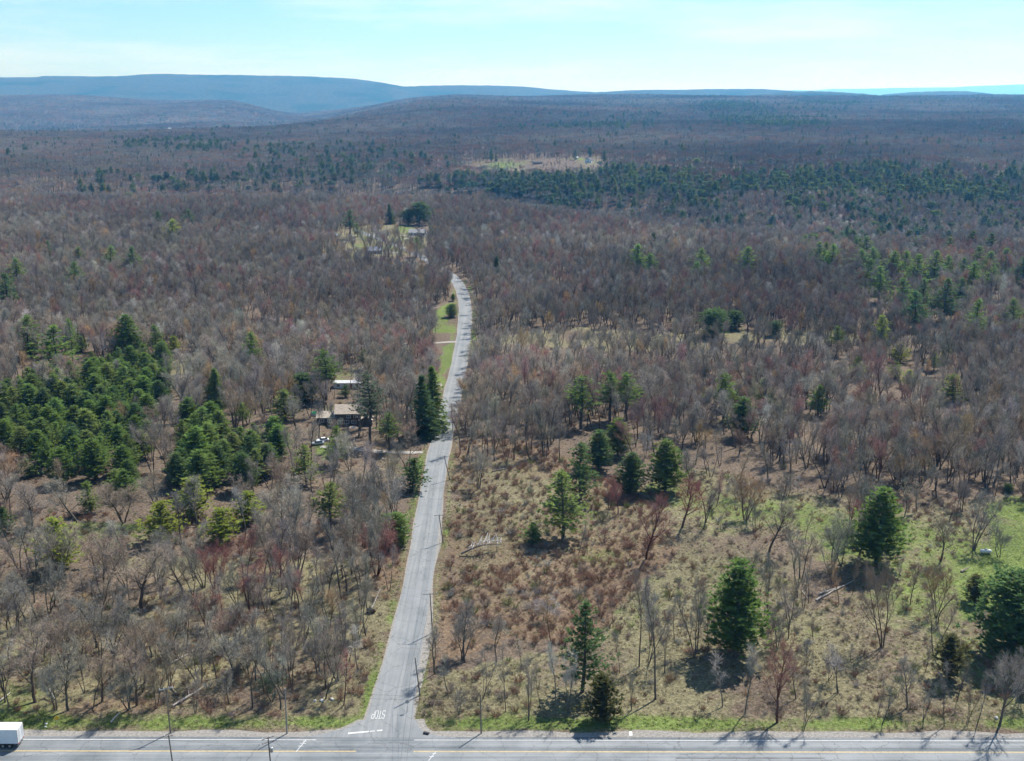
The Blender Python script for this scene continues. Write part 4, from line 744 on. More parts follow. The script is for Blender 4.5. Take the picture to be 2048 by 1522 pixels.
scatter('bare_forest', fm, np.stack([Xs, Ys, Zs - .05], 1), ix, np.stack([wx, wx, hh], 1), rots(k), tints(np.where((cs == 2)[:, None], np.array((.300, .180, .155)), np.array(names)[cs]) * np.array([1.08, 1.06, 1.05]) * (1 + .20 * noise(Xs, Ys, 75.0, 14) + .12 * noise(Xs, Ys, 28.0, 10))[:, None]))

# far wood: clumps of trees past the crest
M['far_needle'] = tint_mat('far_needle', .25, .25, .12)
def clump(seed, n=17, size=32, conifers=0):
    r = np.random.default_rng(seed); A = MB(); nc = 0
    for i in range(n):
        x, y = r.uniform(-size / 2, size / 2, 2); H = r.uniform(12, 17.5); con = i < conifers
        if not con:
            A.tube([(x, y, -1), (x + r.normal(0, .3), y + r.normal(0, .3), H * .8)], [.2, .07], 3, mi=0); q = 95
            v = nrm(r.normal(0, 1, (q, 3))); v[:, 2] = np.abs(v[:, 2]) * .9 - .25; c = np.array([x, y, H * .62]); rad = np.array([3.6, 3.6, H * .36]) * r.uniform(.85, 1.2)
            b = c + v * rad * r.uniform(.2, .75, (q, 1)); d = nrm(v * np.array([1, 1, .8]) + np.array([0, 0, .55]) + r.normal(0, .3, (q, 3))); slivers(A, b, d, r.uniform(1.2, 2.6, q), np.full(q, .16), r, 1)
        else:
            H = r.uniform(13, 21); W = r.uniform(2.2, 3.6); q = 130; t = r.uniform(0, 1, q) ** 1.3; az = r.uniform(0, 6.28, q); rr = W * (1 - t) * r.uniform(.35, 1, q) + .1
            b = np.stack([x + np.cos(az) * rr * .5, y + np.sin(az) * rr * .5, H * (.12 + .86 * t)], 1); d = nrm(np.stack([np.cos(az), np.sin(az), r.normal(.15, .3, q)], 1)); A.tube([(x, y, -1), (x, y, H * .9)], [.22, .05], 3, mi=0)
            slivers(A, b, d, .5 + rr * .7, np.full(q, 1.1), r, 2)
    return A.mesh('wood_clump', [M['bark'], M['twig'], M['far_needle']])
def clump2(seed, **k): return clump(seed, **k)
CLB = [clump2(400 + s, conifers=0) for s in range(5)] + [clump2(410 + s, conifers=1) for s in range(2)]
M['far_needle'].node_tree.nodes  # the conifers of a mixed clump carry their own green
def fixed_green(m, c):
    n, l = m.node_tree.nodes, m.node_tree.links
    at = next(q for q in n if q.type == 'ATTRIBUTE'); mu = next(q for q in n if q.type == 'VECT_MATH' and q.operation == 'MULTIPLY')
    for lk in list(mu.inputs[0].links): l.remove(lk)
    mu.inputs[0].default_value = c
fixed_green(M['far_needle'], (.050, .095, .045))
X2, Y2 = jgrid(1290, 4200, 23.0, .52); X3, Y3 = jgrid(4200, 9600, 31.0, .52); X2 = np.concatenate([X2, X3]); Y2 = np.concatenate([Y2, Y3]); Z2 = hgt(X2, Y2)
p2x, p2y = proj(X2, Y2, Z2); kk = ~(inside(p2x, p2y, P_CLEAR)); X2, Y2, Z2 = X2[kk], Y2[kk], Z2[kk]; k = len(X2)
rf = noise(X2, Y2, 260.0, 11) + .6 * noise(X2, Y2, 90.0, 3); rv = rng.uniform(0, 1, k); base = np.where((rv < .16 + .14 * rf)[:, None], np.array(BROWN) * np.array([1.10, .86, .86]), np.where((rv > .93)[:, None], np.array(ORANGE) * .8, np.where((rv > .30)[:, None], np.where((rv > .72)[:, None], np.array(DARK), np.array(GREY)), np.array(BROWN))))
sc = rng.uniform(.85, 1.15, k) * np.where(Y2 > 4200, 1.35, 1.0)
scatter('far_forest', CLB, np.stack([X2, Y2, Z2], 1), rng.choice(7, k, p=[.17] * 5 + [.075] * 2), np.stack([sc, sc, rng.uniform(.85, 1.12, k)], 1), rots(k, .0), tints(base * np.array([1.07, 1.06, 1.06]) * (.96 + .22 * noise(X2, Y2, 210.0, 14))[:, None], .16))

# conifers of the valleys and those scattered in the far wood
X4, Y4 = jgrid(790, 3000, 9.5, .52); _a, _b = jgrid(3000, 6500, 15.0, .52); X4 = np.concatenate([X4, _a]); Y4 = np.concatenate([Y4, _b]); Z4 = hgt(X4, Y4); q4x, q4y = proj(X4, Y4, Z4 + 8); jq = q4x + 30 * noise(X4, Y4, 70.0, 2), q4y + 6 * noise(X4, Y4, 90.0, 5); d4 = np.where(Y4 < 3000, .005, .012) * (Y4 > 1250) * np.interp(Y4, [1300, 5000], [1, 1.8])
for pz, dv in CZ: d4 = np.where(inside(jq[0], jq[1], pz), dv * np.interp(Y4, [1200, 2600, 3100], [.8, .5, .8]), d4)
d4 = np.where(inside(q4x, q4y, P_CLEAR), 0, d4); d4 = d4 * np.clip(1 + .8 * noise(X4, Y4, 120.0, 7) + .7 * noise(X4, Y4, 45.0, 3), 0, 2.6)
kk = rng.uniform(0, 1, X4.size) < d4; X4, Y4, Z4 = X4[kk], Y4[kk], Z4[kk]; k = len(X4)
def lod_conifer(seed, H, W, sh):
    T, C = conifer(seed, H, .10, W, 1.5, 7, 12, 4, .6, .4, 4, 1.25, sh); A = MB(); A.v = T.v + C.v; A.f = T.f + [tuple(i + T.n for i in q) for q in C.f]; A.m = [0] * len(T.f) + [1] * len(C.f); A.n = T.n + C.n; return A.mesh('far_conifer', [M['pine_bark'], M['needle']])
FC = [lod_conifer(450, 19, 5.2, 'pine'), lod_conifer(451, 18, 5.6, 'pine'), lod_conifer(452, 17, 4.2, 'spruce'), lod_conifer(453, 19, 6.0, 'pine'), lod_conifer(454, 15, 5.0, 'round')]
hh = rng.uniform(.75, 1.2, k); scatter('conifer_forest', FC, np.stack([X4, Y4, Z4], 1), rng.integers(0, 5, k), np.stack([hh * 1.05, hh * 1.05, hh], 1), rots(k, .02), tints(np.where(rng.uniform(0, 1, (k, 1)) < .12, np.array(PGREEN), np.where(rng.uniform(0, 1, (k, 1)) < .4, np.array(GREEN), np.array(DGREEN))) * np.array([.80, .74, .92]), .22))

# shrubs: the nearest ones are single things, the rest one undergrowth
X5, Y5 = jgrid(187, 520, 2.3, .53); _cx, _cy = jgrid(1650, 2050, 6.5, .12); _i = inside(*proj(_cx, _cy, hgt(_cx, _cy)), P_CLEAR); X5 = np.concatenate([X5, _cx[_i]]); Y5 = np.concatenate([Y5, _cy[_i]]); Z5 = hgt(X5, Y5); s_px, s_py = proj(X5, Y5, Z5)
d5 = np.where(Y5 > 1000, .4, .07); d5 = np.where((s_py > 1020) & (X5 < road_x(Y5)), .46 + .34 * noise(X5, Y5, 11.0, 6), d5); d5 = np.where(inside(s_px, s_py, P_MEADOW), .36 + .26 * noise(X5, Y5, 13.0, 3), d5); d5 = np.where(inside(s_px, s_py, P_SCRUB), .74 + .35 * noise(X5, Y5, 12.0, 1), d5); d5 = np.where(inside(s_px, s_py, P_OPEN_L), .28, d5)
d5 = np.where(inside(s_px, s_py, P_LAWN_E) | inside(s_px, s_py, P_LAWN_ROAD), 0, d5); d5 = np.where((np.abs(X5 - road_x(Y5)) < 6.4) | (Y5 - HWY_SLOPE * X5 < 190.5), 0, d5)
d5 = np.where(inside(s_px, s_py, [(905, 1082), (1020, 1072), (1030, 1130), (910, 1138)]), .12, d5); kk = rng.uniform(0, 1, X5.size) < d5; X5, Y5, Z5, s_px, s_py = X5[kk], Y5[kk], Z5[kk], s_px[kk], s_py[kk]; k = len(X5)
sc5 = rng.uniform(.4, 1.3, k) ** 1.2 * np.where(inside(s_px, s_py, P_SCRUB), 1.12, .95); h5 = sc5 * rng.uniform(.55, 1.0, k)
rv = rng.uniform(0, 1, k); in_s = inside(s_px, s_py, P_SCRUB); b5 = np.where((rv < np.where(in_s, .74, np.where(X5 < road_x(Y5), .62, .42)))[:, None], np.array((.250, .152, .105)), np.where((rv < .84)[:, None], np.array((.27, .215, .175)), np.where((rv < .93)[:, None], np.array((.19, .21, .08)), np.array((.30, .28, .25)))))
big = np.argsort(-(sc5 + h5) / (Y5 + 60)); single = big[:150]; ms = np.ones(k, bool); ms[single] = False
scells = {}
for i in single:
    side = 'left' if X5[i] < float(road_x(Y5[i])) else 'right'; band = next(b for yy_, b in BAND if Y5[i] <= yy_); colr = 'greenish' if b5[i][1] > b5[i][0] else 'pale grey' if b5[i][2] > .2 else 'tan' if b5[i][0] > .2 else 'brown'
    scells.setdefault((side, band, colr), []).append(i)
proto_s = {}
for (side, band, colr), ids in scells.items():
    ids.sort(key=lambda i: abs(X5[i] - float(road_x(Y5[i]))))
    for j, i in enumerate(ids):
        v = int(rng.integers(5))
        if v not in proto_s: o = proto_s[v] = bpy.data.objects.new('shrub', SHRUBS[v])
        else: o = proto_s[v].copy()
        col.objects.link(o); o.location = (X5[i], Y5[i], Z5[i]); o.rotation_euler = (0, 0, rng.uniform(0, 6.28)); o.scale = (sc5[i] * 1.15, sc5[i] * 1.15, h5[i] * 1.1); o['tint'] = jit(tuple(b5[i]))
        tag(o, f"{colr} twiggy shrub {side} of side road, {band}" + (f", {ORD[min(j, 39)]} from asphalt" if len(ids) > 1 else ''), 'shrub', 'leafless shrubs in the meadow and wood edge')
scatter('undergrowth', SHRUBS, np.stack([X5, Y5, Z5], 1)[ms], rng.integers(0, 5, ms.sum()), np.stack([sc5, sc5, h5], 1)[ms], rots(ms.sum(), .08), tints(b5[ms], .2))

# grass
X6, Y6 = jgrid(184, 400, .95, .53); g_px, g_py = proj(X6, Y6, 0 * X6); hyy = Y6 - HWY_SLOPE * X6
d6 = np.where(inside(g_px, g_py, P_MEADOW), .5, .08); d6 = np.where((g_py > 1110) & (X6 < road_x(Y6)), .30, d6); d6 = np.where(inside(g_px, g_py, P_SCRUB), .35, d6); d6 = np.where(inside(g_px, g_py, P_OPEN_L), .5, d6)
ver = (hyy > 185.6) & (hyy < 191); d6 = np.where(ver, .75, d6); rdd = np.abs(X6 - road_x(Y6)); rv_ = (rdd > 4.4) & (rdd < 7); d6 = np.where(rv_, .7, d6)
d6 = np.where((rdd < 4.5) & (Y6 > 186), 0, d6); d6 = np.where(hyy < 185.5, 0, d6); m_poly = [(x, y) for x, y in gl2] + [(x, y) for x, y in reversed(gr2)]; d6 = np.where(inside(X6, Y6, m_poly), 0, d6)
d6 = d6 * np.clip(1 + .6 * noise(X6, Y6, 6.0, 13), .1, 2) * np.interp(Y6, [190, 330, 400], [1, .6, .3]); kk = rng.uniform(0, 1, X6.size) < d6; X6, Y6 = X6[kk], Y6[kk]; Z6 = hgt(X6, Y6); g_px, g_py = g_px[kk], g_py[kk]; ver, rv_ = ver[kk], rv_[kk]; k = len(X6)
gf = noise(X6, Y6, 28.0, 5) * .5 + noise(X6, Y6, 7.0, 2) * .5; isg = (rng.uniform(0, 1, k) < np.where(ver, .78, np.where(rv_, .55, np.where(inside(g_px, g_py, P_LAWN_E), .9, np.clip(.12 + .5 * gf, 0, .6)))))
b6 = np.where(isg[:, None], np.array((.150, .205, .055)), np.where((rng.uniform(0, 1, k) < .5)[:, None], np.array((.265, .235, .16)), np.array((.205, .150, .100)))); h6 = np.where(isg, rng.uniform(.5, .9, k), rng.uniform(.7, 1.5, k)) * np.where(inside(g_px, g_py, P_LAWN_E), .4, 1)
w6 = rng.uniform(.9, 1.7, k); scatter('grass', TUFTS, np.stack([X6, Y6, Z6], 1), rng.integers(0, 4, k), np.stack([w6, w6, h6], 1), rots(k, .1), tints(b6, .2))
#__REST__
# ------------------------------------------------------------------ utility poles and wires
M['pole'] = mat('weathered_pole', (.16, .135, .115), .9, .3, 3)
M['pole_grey'] = mat('grey_pole', (.24, .23, .22), .85, .25, 3)
M['porcelain'] = mat('porcelain', (.62, .62, .60), .35)
M['metal'] = mat('galvanised_metal', (.45, .46, .47), .45, .1, 4, .6)
M['wire'] = mat('wire', (.06, .06, .065), .6)
def at_depth(px, py, y):                          # point of the picture at the distance y along the ground
    v = (761 - py) / F_PX; t = y / (cp + v * sp); return (px - 1024) / F_PX * t, y, CAM_H + (-sp + v * cp) * t
def utility_pole(label, base, top, arm=2.4, arm_rz=0.0, ins=3, trans=False, arms=1, m='pole', pale=False):
    b = Vector(base); tv = Vector(top) - b; o = empty('utility_pole', b); tag(o, label, 'utility pole', 'utility poles along the roads')
    mb = MB(); q = np.array(tv); mb.tube([q * t for t in (-.03, .3, .6, 1)], [.155, .14, .125, .105], 8, True); mb.build('pole', M[m], o)
    for a in range(arms if arm else 0):
        c = q * (1 - (.035 + .09 * a)); e = np.array([math.cos(arm_rz), math.sin(arm_rz), 0]); n_ = np.array([-e[1], e[0], 0]) * .14
        mb = MB(); mb.tube([c - e * arm / 2 + n_, c + e * arm / 2 + n_], [.075, .075], 4, True); mb.build('crossarm', M['metal' if pale else m], o)
        mb = MB(); mb.tube([c - e * arm * .28 + n_ * 1.4, c + n_ * .4 - np.array([0, 0, .7])], [.02, .02], 4, True); mb.build('brace', M['metal'], o)
        for k in range(ins):
            s = (-.46, .46, .16, -.18)[k]; p_ = c + e * arm * s + n_ + np.array([0, 0, .07]); mb = MB()
            mb.tube([p_, p_ + [0, 0, .10], p_ + [0, 0, .12], p_ + [0, 0, .22], p_ + [0, 0, .26]], [.03, .03, .085, .085, .03], 8, True); mb.build('insulator', M['porcelain'], o)
    if trans:
        c = q * .72 + np.array([.42, 0, 0]); mb = MB(); mb.tube([c - [0, 0, .5], c - [0, 0, .45], c + [0, 0, .4], c + [0, 0, .45], c + [0, 0, .5]], [.2, .27, .27, .24, .05], 12, True); t_ = mb.build('transformer', M['metal'], o)
        mb = MB(); mb.tube([c + [.05, 0, .5], c + [.08, 0, .72]], [.05, .03], 8, True); mb.build('bushing', M['porcelain'], t_)
        mb = MB(); mb.tube([q * .72 + [0, 0, .2], c + [0, 0, .2]], [.05, .05], 6, True); mb.build('bracket', M['metal'], o)
    return o, np.array(b) + q
def pole_px(label, pb, pt, **k): b = place(*pb); return utility_pole(label, b, at_depth(pt[0], pt[1], b[1]), **k)
_, T_corner = pole_px('leaning brown pole at the corner, first along the side road', (840, 1391), (830, 1315), arm=0)
_, T2 = pole_px('brown pole with one crossarm on the broad gravel shoulder, second along the side road', (865, 1266), (860, 1186), arm=3.2, arm_rz=R(4), ins=3)
_, T3 = pole_px('brown pole on the grassy edge beside brown scrub, third along the side road', (886, 1085), (878, 1029), arm=2.8, arm_rz=R(8), ins=3)
_, T4 = pole_px('leaning brown pole by the tree shadows, fourth along the side road', (900, 960), (888, 911), arm=1.2, ins=2)
_, T5 = pole_px('pole with crossarm and grey can near the roadside spruces, fifth along the side road', (906, 862), (902.5, 806), arm=3.0, arm_rz=R(6), ins=3, trans=True)
_, TF = pole_px('plain dark pole on the grass between the corner and the silvery saplings', (962.5, 1467), (960.6, 1388), arm=0)
_, TG = pole_px('pole with pale slanted crossarm and white insulators on the green verge', (341, 1466), (332, 1375), arm=2.6, arm_rz=R(24), ins=4, pale=True)
_, TH = pole_px('plain grey pole on the verge between the pale-armed pole and the corner', (574, 1467), (570, 1377), arm=0, m='pole_grey')
ySv = 169.2
def south(label, pt, lean, **k):
    t_ = np.array(at_depth(pt[0], pt[1], ySv)); return utility_pole(label, (t_[0] + lean, ySv, 0), t_, **k)
_, TS1 = south('near-side highway pole with short crossarm, its top below the pale-armed pole', (337, 1470), .45, arm=1.5, arm_rz=R(22), ins=2)
_, TS2 = south('near-side highway pole with two crossarms and a white-topped transformer', (536, 1474), .25, arm=2.3, arm_rz=R(34), ins=3, arms=2, trans=True)
_, TS3 = south('near-side pole cut by the bottom edge below the junction, carrying wires across the highway', (806, 1530), .1, arm=2.0, arm_rz=R(10), ins=3)
def wire(a, b, sag, label, r=.022, dz=0.0, dx=0.0):
    t = np.linspace(0, 1, 15); a = np.array(a) + [dx, 0, dz]; b = np.array(b) + [dx, 0, dz]; p_ = a + (b - a) * t[:, None]; p_[:, 2] -= sag * 4 * t * (1 - t)
    mb = MB(); mb.tube(p_, r, 4); return tag(mb.build('power_line', M['wire']), label, 'wire', 'overhead wires')
for k, dx in enumerate((-.9, .9)):
    wd_ = ('lower', 'upper')[k]
    wire(T_corner, T2, .4, f"{('left', 'right')[k]}-hand wire from the leaning corner pole to the second roadside pole", dx=dx * .5, dz=-.1)
    wire(T2, T3, .5, f"{('left', 'right')[k]}-hand wire between the second and third roadside poles", dx=dx, dz=-.1)
    wire(T3, T4, .5, f"{('left', 'right')[k]}-hand wire between the third and fourth roadside poles", dx=dx * .6, dz=-.1)
    wire(T4, T5, .5, f"{('left', 'right')[k]}-hand wire between the fourth and fifth roadside poles", dx=dx * .6, dz=-.1)
    wire(T_corner, TS3, .5, f"{('left', 'right')[k]}-hand wire crossing the highway to the leaning corner pole", dx=dx * .6, dz=-.15, r=.02)
    wire(TG, TH, .5, f"{wd_} wire between the pale-armed pole and the plain grey verge pole", dz=-.1 - .9 * (1 - k))
    wire(TH, TF, .7, f"{wd_} wire across the side road mouth between two verge poles", dz=-.1 - .9 * (1 - k), r=.016)
    wire(TS1, TS2, .4, f"{wd_} wire between the two near-side highway poles", dz=-.2 - .8 * (1 - k), r=.014)

# small roadside things
M['sign_yellow'] = mat('sign_yellow', (.55, .34, .03), .5, .1, 4); M['sign_back'] = mat('sign_back', (.35, .36, .37), .5, .1, 4, .5); M['sign_red'] = mat('sign_red', (.45, .02, .02), .5)
def sign(name, label, base, h, pts, face, rz, post='metal'):
    o = empty(name, base, rz); tag(o, label, 'road sign'); mb = MB(); mb.box((-.04, -.03, -.2), (.04, .03, h)); mb.build('post', M[post], o)
    mb = MB(); k = len(pts); mb.add([(x, -.06, z + h - .1) for x, z in pts] + [(x, -.035, z + h - .1) for x, z in pts], [tuple(range(k)), tuple(range(2 * k - 1, k - 1, -1))] + [(i + k, (i + 1) % k + k, (i + 1) % k, i) for i in range(k)]); mb.build('sign_plate', M[face], o); return o
octa = [(.42 * math.cos(R(22.5 + 45 * i)), .42 * math.sin(R(22.5 + 45 * i)) + .2) for i in range(8)]
diam = [(0, -.55), (.55, 0), (0, .55), (-.55, 0)]
sign('warning_sign', 'yellow diamond sign facing the highway at the dry grass behind the truck', place(115, 1452), 1.9, diam, 'sign_yellow', R(18))
so = sign('stop_sign', 'octagonal sign at the side road corner facing away up the road', place(815, 1424), 2.2, octa, 'sign_back', R(184)); plate = next(c for c in so.children if c.name.startswith('sign_plate')); k8 = len(octa); mb = MB(); mb.add([(x * .97, -.062, (z - .2) * .97 + 2.3) for x, z in octa], [tuple(range(k8))]); mb.build('sign_face', M['sign_red'], plate)
def letters(txt, parent, w, h, z, y, m):
    mb = MB(); n_ = len(txt); cw = w / (n_ + (n_ - 1) * .35)
    for i, ch in enumerate(txt):
        for ln in LET[ch]:
            for a, b in zip(ln[:-1], ln[1:]):
                A = np.array([-w / 2 + i * cw * 1.35 + a[0] * cw, a[1] * h + z]); B = np.array([-w / 2 + i * cw * 1.35 + b[0] * cw, b[1] * h + z]); d = (B - A) / (np.linalg.norm(B - A) + 1e-9); q = np.array([-d[1], d[0]]) * .018
                k = y - .0004 * len(mb.v); mb.add([(A[0] + q[0], k, A[1] + q[1]), (A[0] - q[0], k, A[1] - q[1]), (B[0] - q[0], k, B[1] - q[1]), (B[0] + q[0], k, B[1] + q[1])], [(0, 1, 2, 3)])
    return mb.build('sign_lettering', m, parent)
letters('STOP', plate, .58, .26, 2.17, -.064, M['white_line'])
mb = MB(); mb.tube([(0, 0, -.2), (0, 0, 1.5)], [.035, .03], 6, True); pz = mb.build('marker_post', M['pole'], loc=place(681, 1446)); tag(pz, 'thin dark marker post in the dry grass left of the side road mouth', 'post')
mb = MB(); mb.tube([(0, -.5, .12), (0, .6, .12)], [.33, .33], 10, True); cv = mb.build('culvert_pipe', M['tar'], loc=place(853, 1468)); cv.rotation_euler = (0, 0, R(70)); tag(cv, 'dark culvert pipe end in the grass right of the side road mouth', 'culvert')

def box_part(name, m, parent, *boxes):
    mb = MB()
    for b in boxes: mb.box(*b)
    return mb.build(name, m, parent)
# ------------------------------------------------------------------ truck
M['trailer'] = mat('trailer_white', (.68, .70, .72), .4, .05, .6, spec=.5); M['truck_grey'] = mat('truck_frame', (.10, .105, .11), .6); M['rubber'] = mat('rubber', (.025, .025, .026), .85); M['rim'] = mat('rim', (.5, .5, .5), .35, 0, 1, .8)
M['red_light'] = mat('tail_light', (.45, .02, .015), .3); M['glass'] = mat('dark_glass', (.03, .04, .05), .08, spec=.8); M['truck_cab'] = mat('cab_paint', (.55, .57, .60), .35, spec=.5)
xr, yr = gnd(29, 1494); ty = hwy_y(xr, 180.35)
tr_ = empty('semi_trailer', (at_depth(35, 1492, 179.0)[0], ty, 0)); tag(tr_, 'white box trailer on the highway, cut by the left edge of the photo', 'truck trailer')
box_part('cargo_box', M['trailer'], tr_, ((-14.4, -1.28, 1.15), (0, 1.28, 4.05)))
mb = MB(); mb.box((-14.44, -1.31, 4.052), (.02, 1.31, 4.10)); [mb.box((-14.0 + i * 1.2, -1.25, 4.102), (-13.9 + i * 1.2, 1.25, 4.115)) for i in range(12)]; mb.build('roof', M['trailer'], tr_)
for s in (-1, 1):
    d = box_part('rear_door', M['trailer'], tr_, ((.004, min(s * .03, s * 1.2), 1.25), (.05, max(s * .03, s * 1.2), 3.92)))
    box_part('lock_rod', M['metal'], d, ((.052, s * .45 - .02, 1.28), (.09, s * .45 + .02, 3.9)), ((.052, s * .85 - .02, 1.28), (.09, s * .85 + .02, 3.9)))
    box_part('tail_light', M['red_light'], tr_, ((.004, s * 1.05 - .14, 1.0), (.06, s * 1.05 + .14, 1.14)))
    box_part('corner_post', M['metal'], tr_, ((.003, s * 1.26 - .045, 1.16), (.07, s * 1.26 + .045, 4.04)))
    box_part('side_skirt', M['truck_grey'], tr_, ((-10.2, s * 1.2 - .02, .55), (-4.6, s * 1.2 + .02, 1.14)))
for s in (-1, 1): box_part('side_rib', M['trailer'], tr_, *[((-14.2 + i * .6, min(s * 1.281, s * 1.30), 1.16), (-14.14 + i * .6, max(s * 1.281, s * 1.30), 4.03)) for i in range(24)]); box_part('bottom_rail', M['metal'], tr_, ((-14.4, min(s * 1.282, s * 1.325), 1.10), (0, max(s * 1.282, s * 1.325), 1.155)))
box_part('underframe', M['truck_grey'], tr_, ((-14.0, -.5, .95), (-.2, .5, 1.148)), ((-.25, -1.1, .5), (-.15, 1.1, .62)), ((-.24, -.6, .6), (-.16, -.5, 1.0)), ((-.24, .5, .6), (-.16, .6, 1.0)))
def truck_wheel(parent, x, y, w=.28, r=.52):
    mb = MB(); mb.tube([(x, y - w / 2, r), (x, y - w / 2 + .03, r), (x, y + w / 2 - .03, r), (x, y + w / 2, r)], [r * .9, r, r, r * .9], 16, True); t = mb.build('wheel', M['rubber'], parent)
    mb = MB(); s = -1 if y < 0 else 1; mb.tube([(x, y + s * (w / 2 - .02), r), (x, y + s * (w / 2 + .012), r)], [r * .55, r * .5], 12, True); mb.build('rim', M['rim'], t)
for x in (-1.7, -3.0):
    for y in (-1.1, -.8, .8, 1.1): truck_wheel(tr_, x, y)
ct = empty('semi_tractor', (tr_.location.x - 13.6, ty, 0)); tag(ct, 'grey tractor unit pulling the white box trailer, beyond the left edge', 'truck')
mb = MB(); mb.prism([(-2.2, 1.0), (-2.25, 2.1), (-4.0, 2.3), (-4.4, 3.3), (-4.5, 3.9), (-6.0, 3.9), (-6.0, 1.0)][::-1] if False else [(-5.9, 1.0), (-6.0, 2.0), (-4.4, 2.2), (-4.1, 3.2), (-3.9, 3.85), (-1.9, 3.95), (-1.9, 1.0)], -1.2, 1.2); mb.build('cab', M['truck_cab'], ct)
box_part('chassis', M['truck_grey'], ct, ((-5.8, -.5, .7), (1.6, .5, .99)), ((-1.2, -.55, 1.0), (.2, .55, 1.13)))
mb = MB(); mb.add([(-4.36, -1.05, 2.35), (-4.36, 1.05, 2.35), (-4.13, 1.0, 3.1), (-4.13, -1.0, 3.1)], [(0, 1, 2, 3)]); mb.build('windscreen', M['glass'], ct)
for s in (-1, 1): box_part('side_window', M['glass'], ct, ((-3.9, s * 1.205 - .005, 2.4), (-2.9, s * 1.205 + .005, 3.1)))
for x in (-5.0, .1, 1.2):
    for y in (-1.05, 1.05): truck_wheel(ct, x, y)

# ------------------------------------------------------------------ houses
def house(name, label, base, rz, w, d, h, rh, wall, roof, wins=(), door=None, chim=None, group=None, over=.35, rooftex=True):
    o = empty(name, base, rz); label and tag(o, label, 'house' if 'shed' not in name and 'barn' not in name else 'shed', group)
    mb = MB(); mb.add([(-w / 2, -d / 2, -.6), (w / 2, -d / 2, -.6), (w / 2, d / 2, -.6), (-w / 2, d / 2, -.6), (-w / 2, -d / 2, h), (w / 2, -d / 2, h), (w / 2, d / 2, h), (-w / 2, d / 2, h), (-w / 2, 0, h + rh), (w / 2, 0, h + rh)],
        [(0, 1, 5, 4), (1, 2, 6, 9, 5), (2, 3, 7, 6), (3, 0, 4, 8, 7), (0, 3, 2, 1)]); mb.build('wall', wall, o)
    k = rh / (d / 2); th = .16; mb = MB(); rows = max(3, int((d / 2 + over) / .45))
    for s in (-1, 1):
        for i in range(rows):                     # overlapping courses
            t0, t1 = i / rows, (i + 1) / rows; ya, yb_ = s * (d / 2 + over) * (1 - t0), s * (d / 2 + over) * (1 - t1); za, zb_ = h + rh - abs(ya) * k + .02, h + rh - abs(yb_) * k + .02
            x0, x1 = -w / 2 - over, w / 2 + over; v = [(x0, ya, za + .03), (x1, ya, za + .03), (x1, yb_, zb_ + .01), (x0, yb_, zb_ + .01), (x0, ya, za - th + .06), (x1, ya, za - th + .06), (x1, yb_, zb_ - th + .06), (x0, yb_, zb_ - th + .06)]
            mb.add(v, [(0, 1, 2, 3), (7, 6, 5, 4), (0, 4, 5, 1), (1, 5, 6, 2), (2, 6, 7, 3), (3, 7, 4, 0)])
    rf = mb.build('roof', roof, o); tag(rf, kind='stuff') if False else None
    for (side, a, z0, ww, wh) in wins:
        f = MB(); g = MB(); sg = {'f': (0, -1), 'b': (0, 1), 'l': (-1, 0), 'r': (1, 0)}[side]
        def P(u, z, out):
            return (u, sg[1] * (d / 2 + out), z) if sg[1] else (sg[0] * (w / 2 + out), u, z)
        for (u0, u1, q0, q1) in ((a - ww / 2 - .1, a + ww / 2 + .1, z0 - .1, z0), (a - ww / 2 - .1, a + ww / 2 + .1, z0 + wh, z0 + wh + .1), (a - ww / 2 - .1, a - ww / 2, z0, z0 + wh), (a + ww / 2, a + ww / 2 + .1, z0, z0 + wh), (a - .03, a + .03, z0, z0 + wh)):
            A = P(u0, q0, -.02); B = P(u1, q1, .06); f.box(tuple(map(min, A, B)), tuple(map(max, A, B)))
        A = P(a - ww / 2, z0, -.03); B = P(a + ww / 2, z0 + wh, .02); g.box(tuple(map(min, A, B)), tuple(map(max, A, B)))
        fo = f.build('window', M['trim'], o); g.build('pane', M['glass'], fo)
    if door:
        a, = door; dd = box_part('door', M['door'], o, ((a - .5, -d / 2 - .05, 0), (a + .5, -d / 2 + .01, 2.1))); box_part('handle', M['metal'], dd, ((a + .34, -d / 2 - .1, 1.0), (a + .4, -d / 2 - .052, 1.06)))
    if chim: x, y = chim; box_part('chimney', M['brick'], rf, ((x - .4, y - .4, h), (x + .4, y + .4, h + rh + 1.0)), ((x - .46, y - .46, h + rh + 1.002), (x + .46, y + .46, h + rh + 1.12)))
    return o
M['trim'] = mat('white_trim', (.62, .62, .60), .6); M['door'] = mat('door', (.2, .07, .05), .6); M['brick'] = mat('brick', (.24, .11, .08), .9, .3, 5)
M['dark_wall'] = mat('dark_wall', (.075, .06, .052), .85, .2, 1.5); M['tan_roof'] = mat('tan_shingle', (.34, .29, .235), .9, .22, 1.4); M['tan_roof2'] = mat('weathered_shingle', (.36, .32, .26), .9, .25, 1.8)
M['white_wall'] = mat('white_siding', (.62, .63, .62), .7, .06, 1); M['white_roof'] = mat('white_metal_roof', (.52, .53, .54), .5, .05, 1); M['blue_roof'] = mat('blue_grey_roof', (.17, .20, .26), .8, .15, 1); M['grey_wall'] = mat('grey_siding', (.34, .35, .36), .8, .08, 1); M['grey_roof'] = mat('grey_shingle', (.28, .28, .29), .9, .15, 1); M['dark_roof'] = mat('dark_shingle', (.08, .08, .09), .85, .2, 1); M['log_wall'] = mat('stained_timber', (.23, .15, .09), .85, .2, 2)
bx, by, bz = place(696, 848)
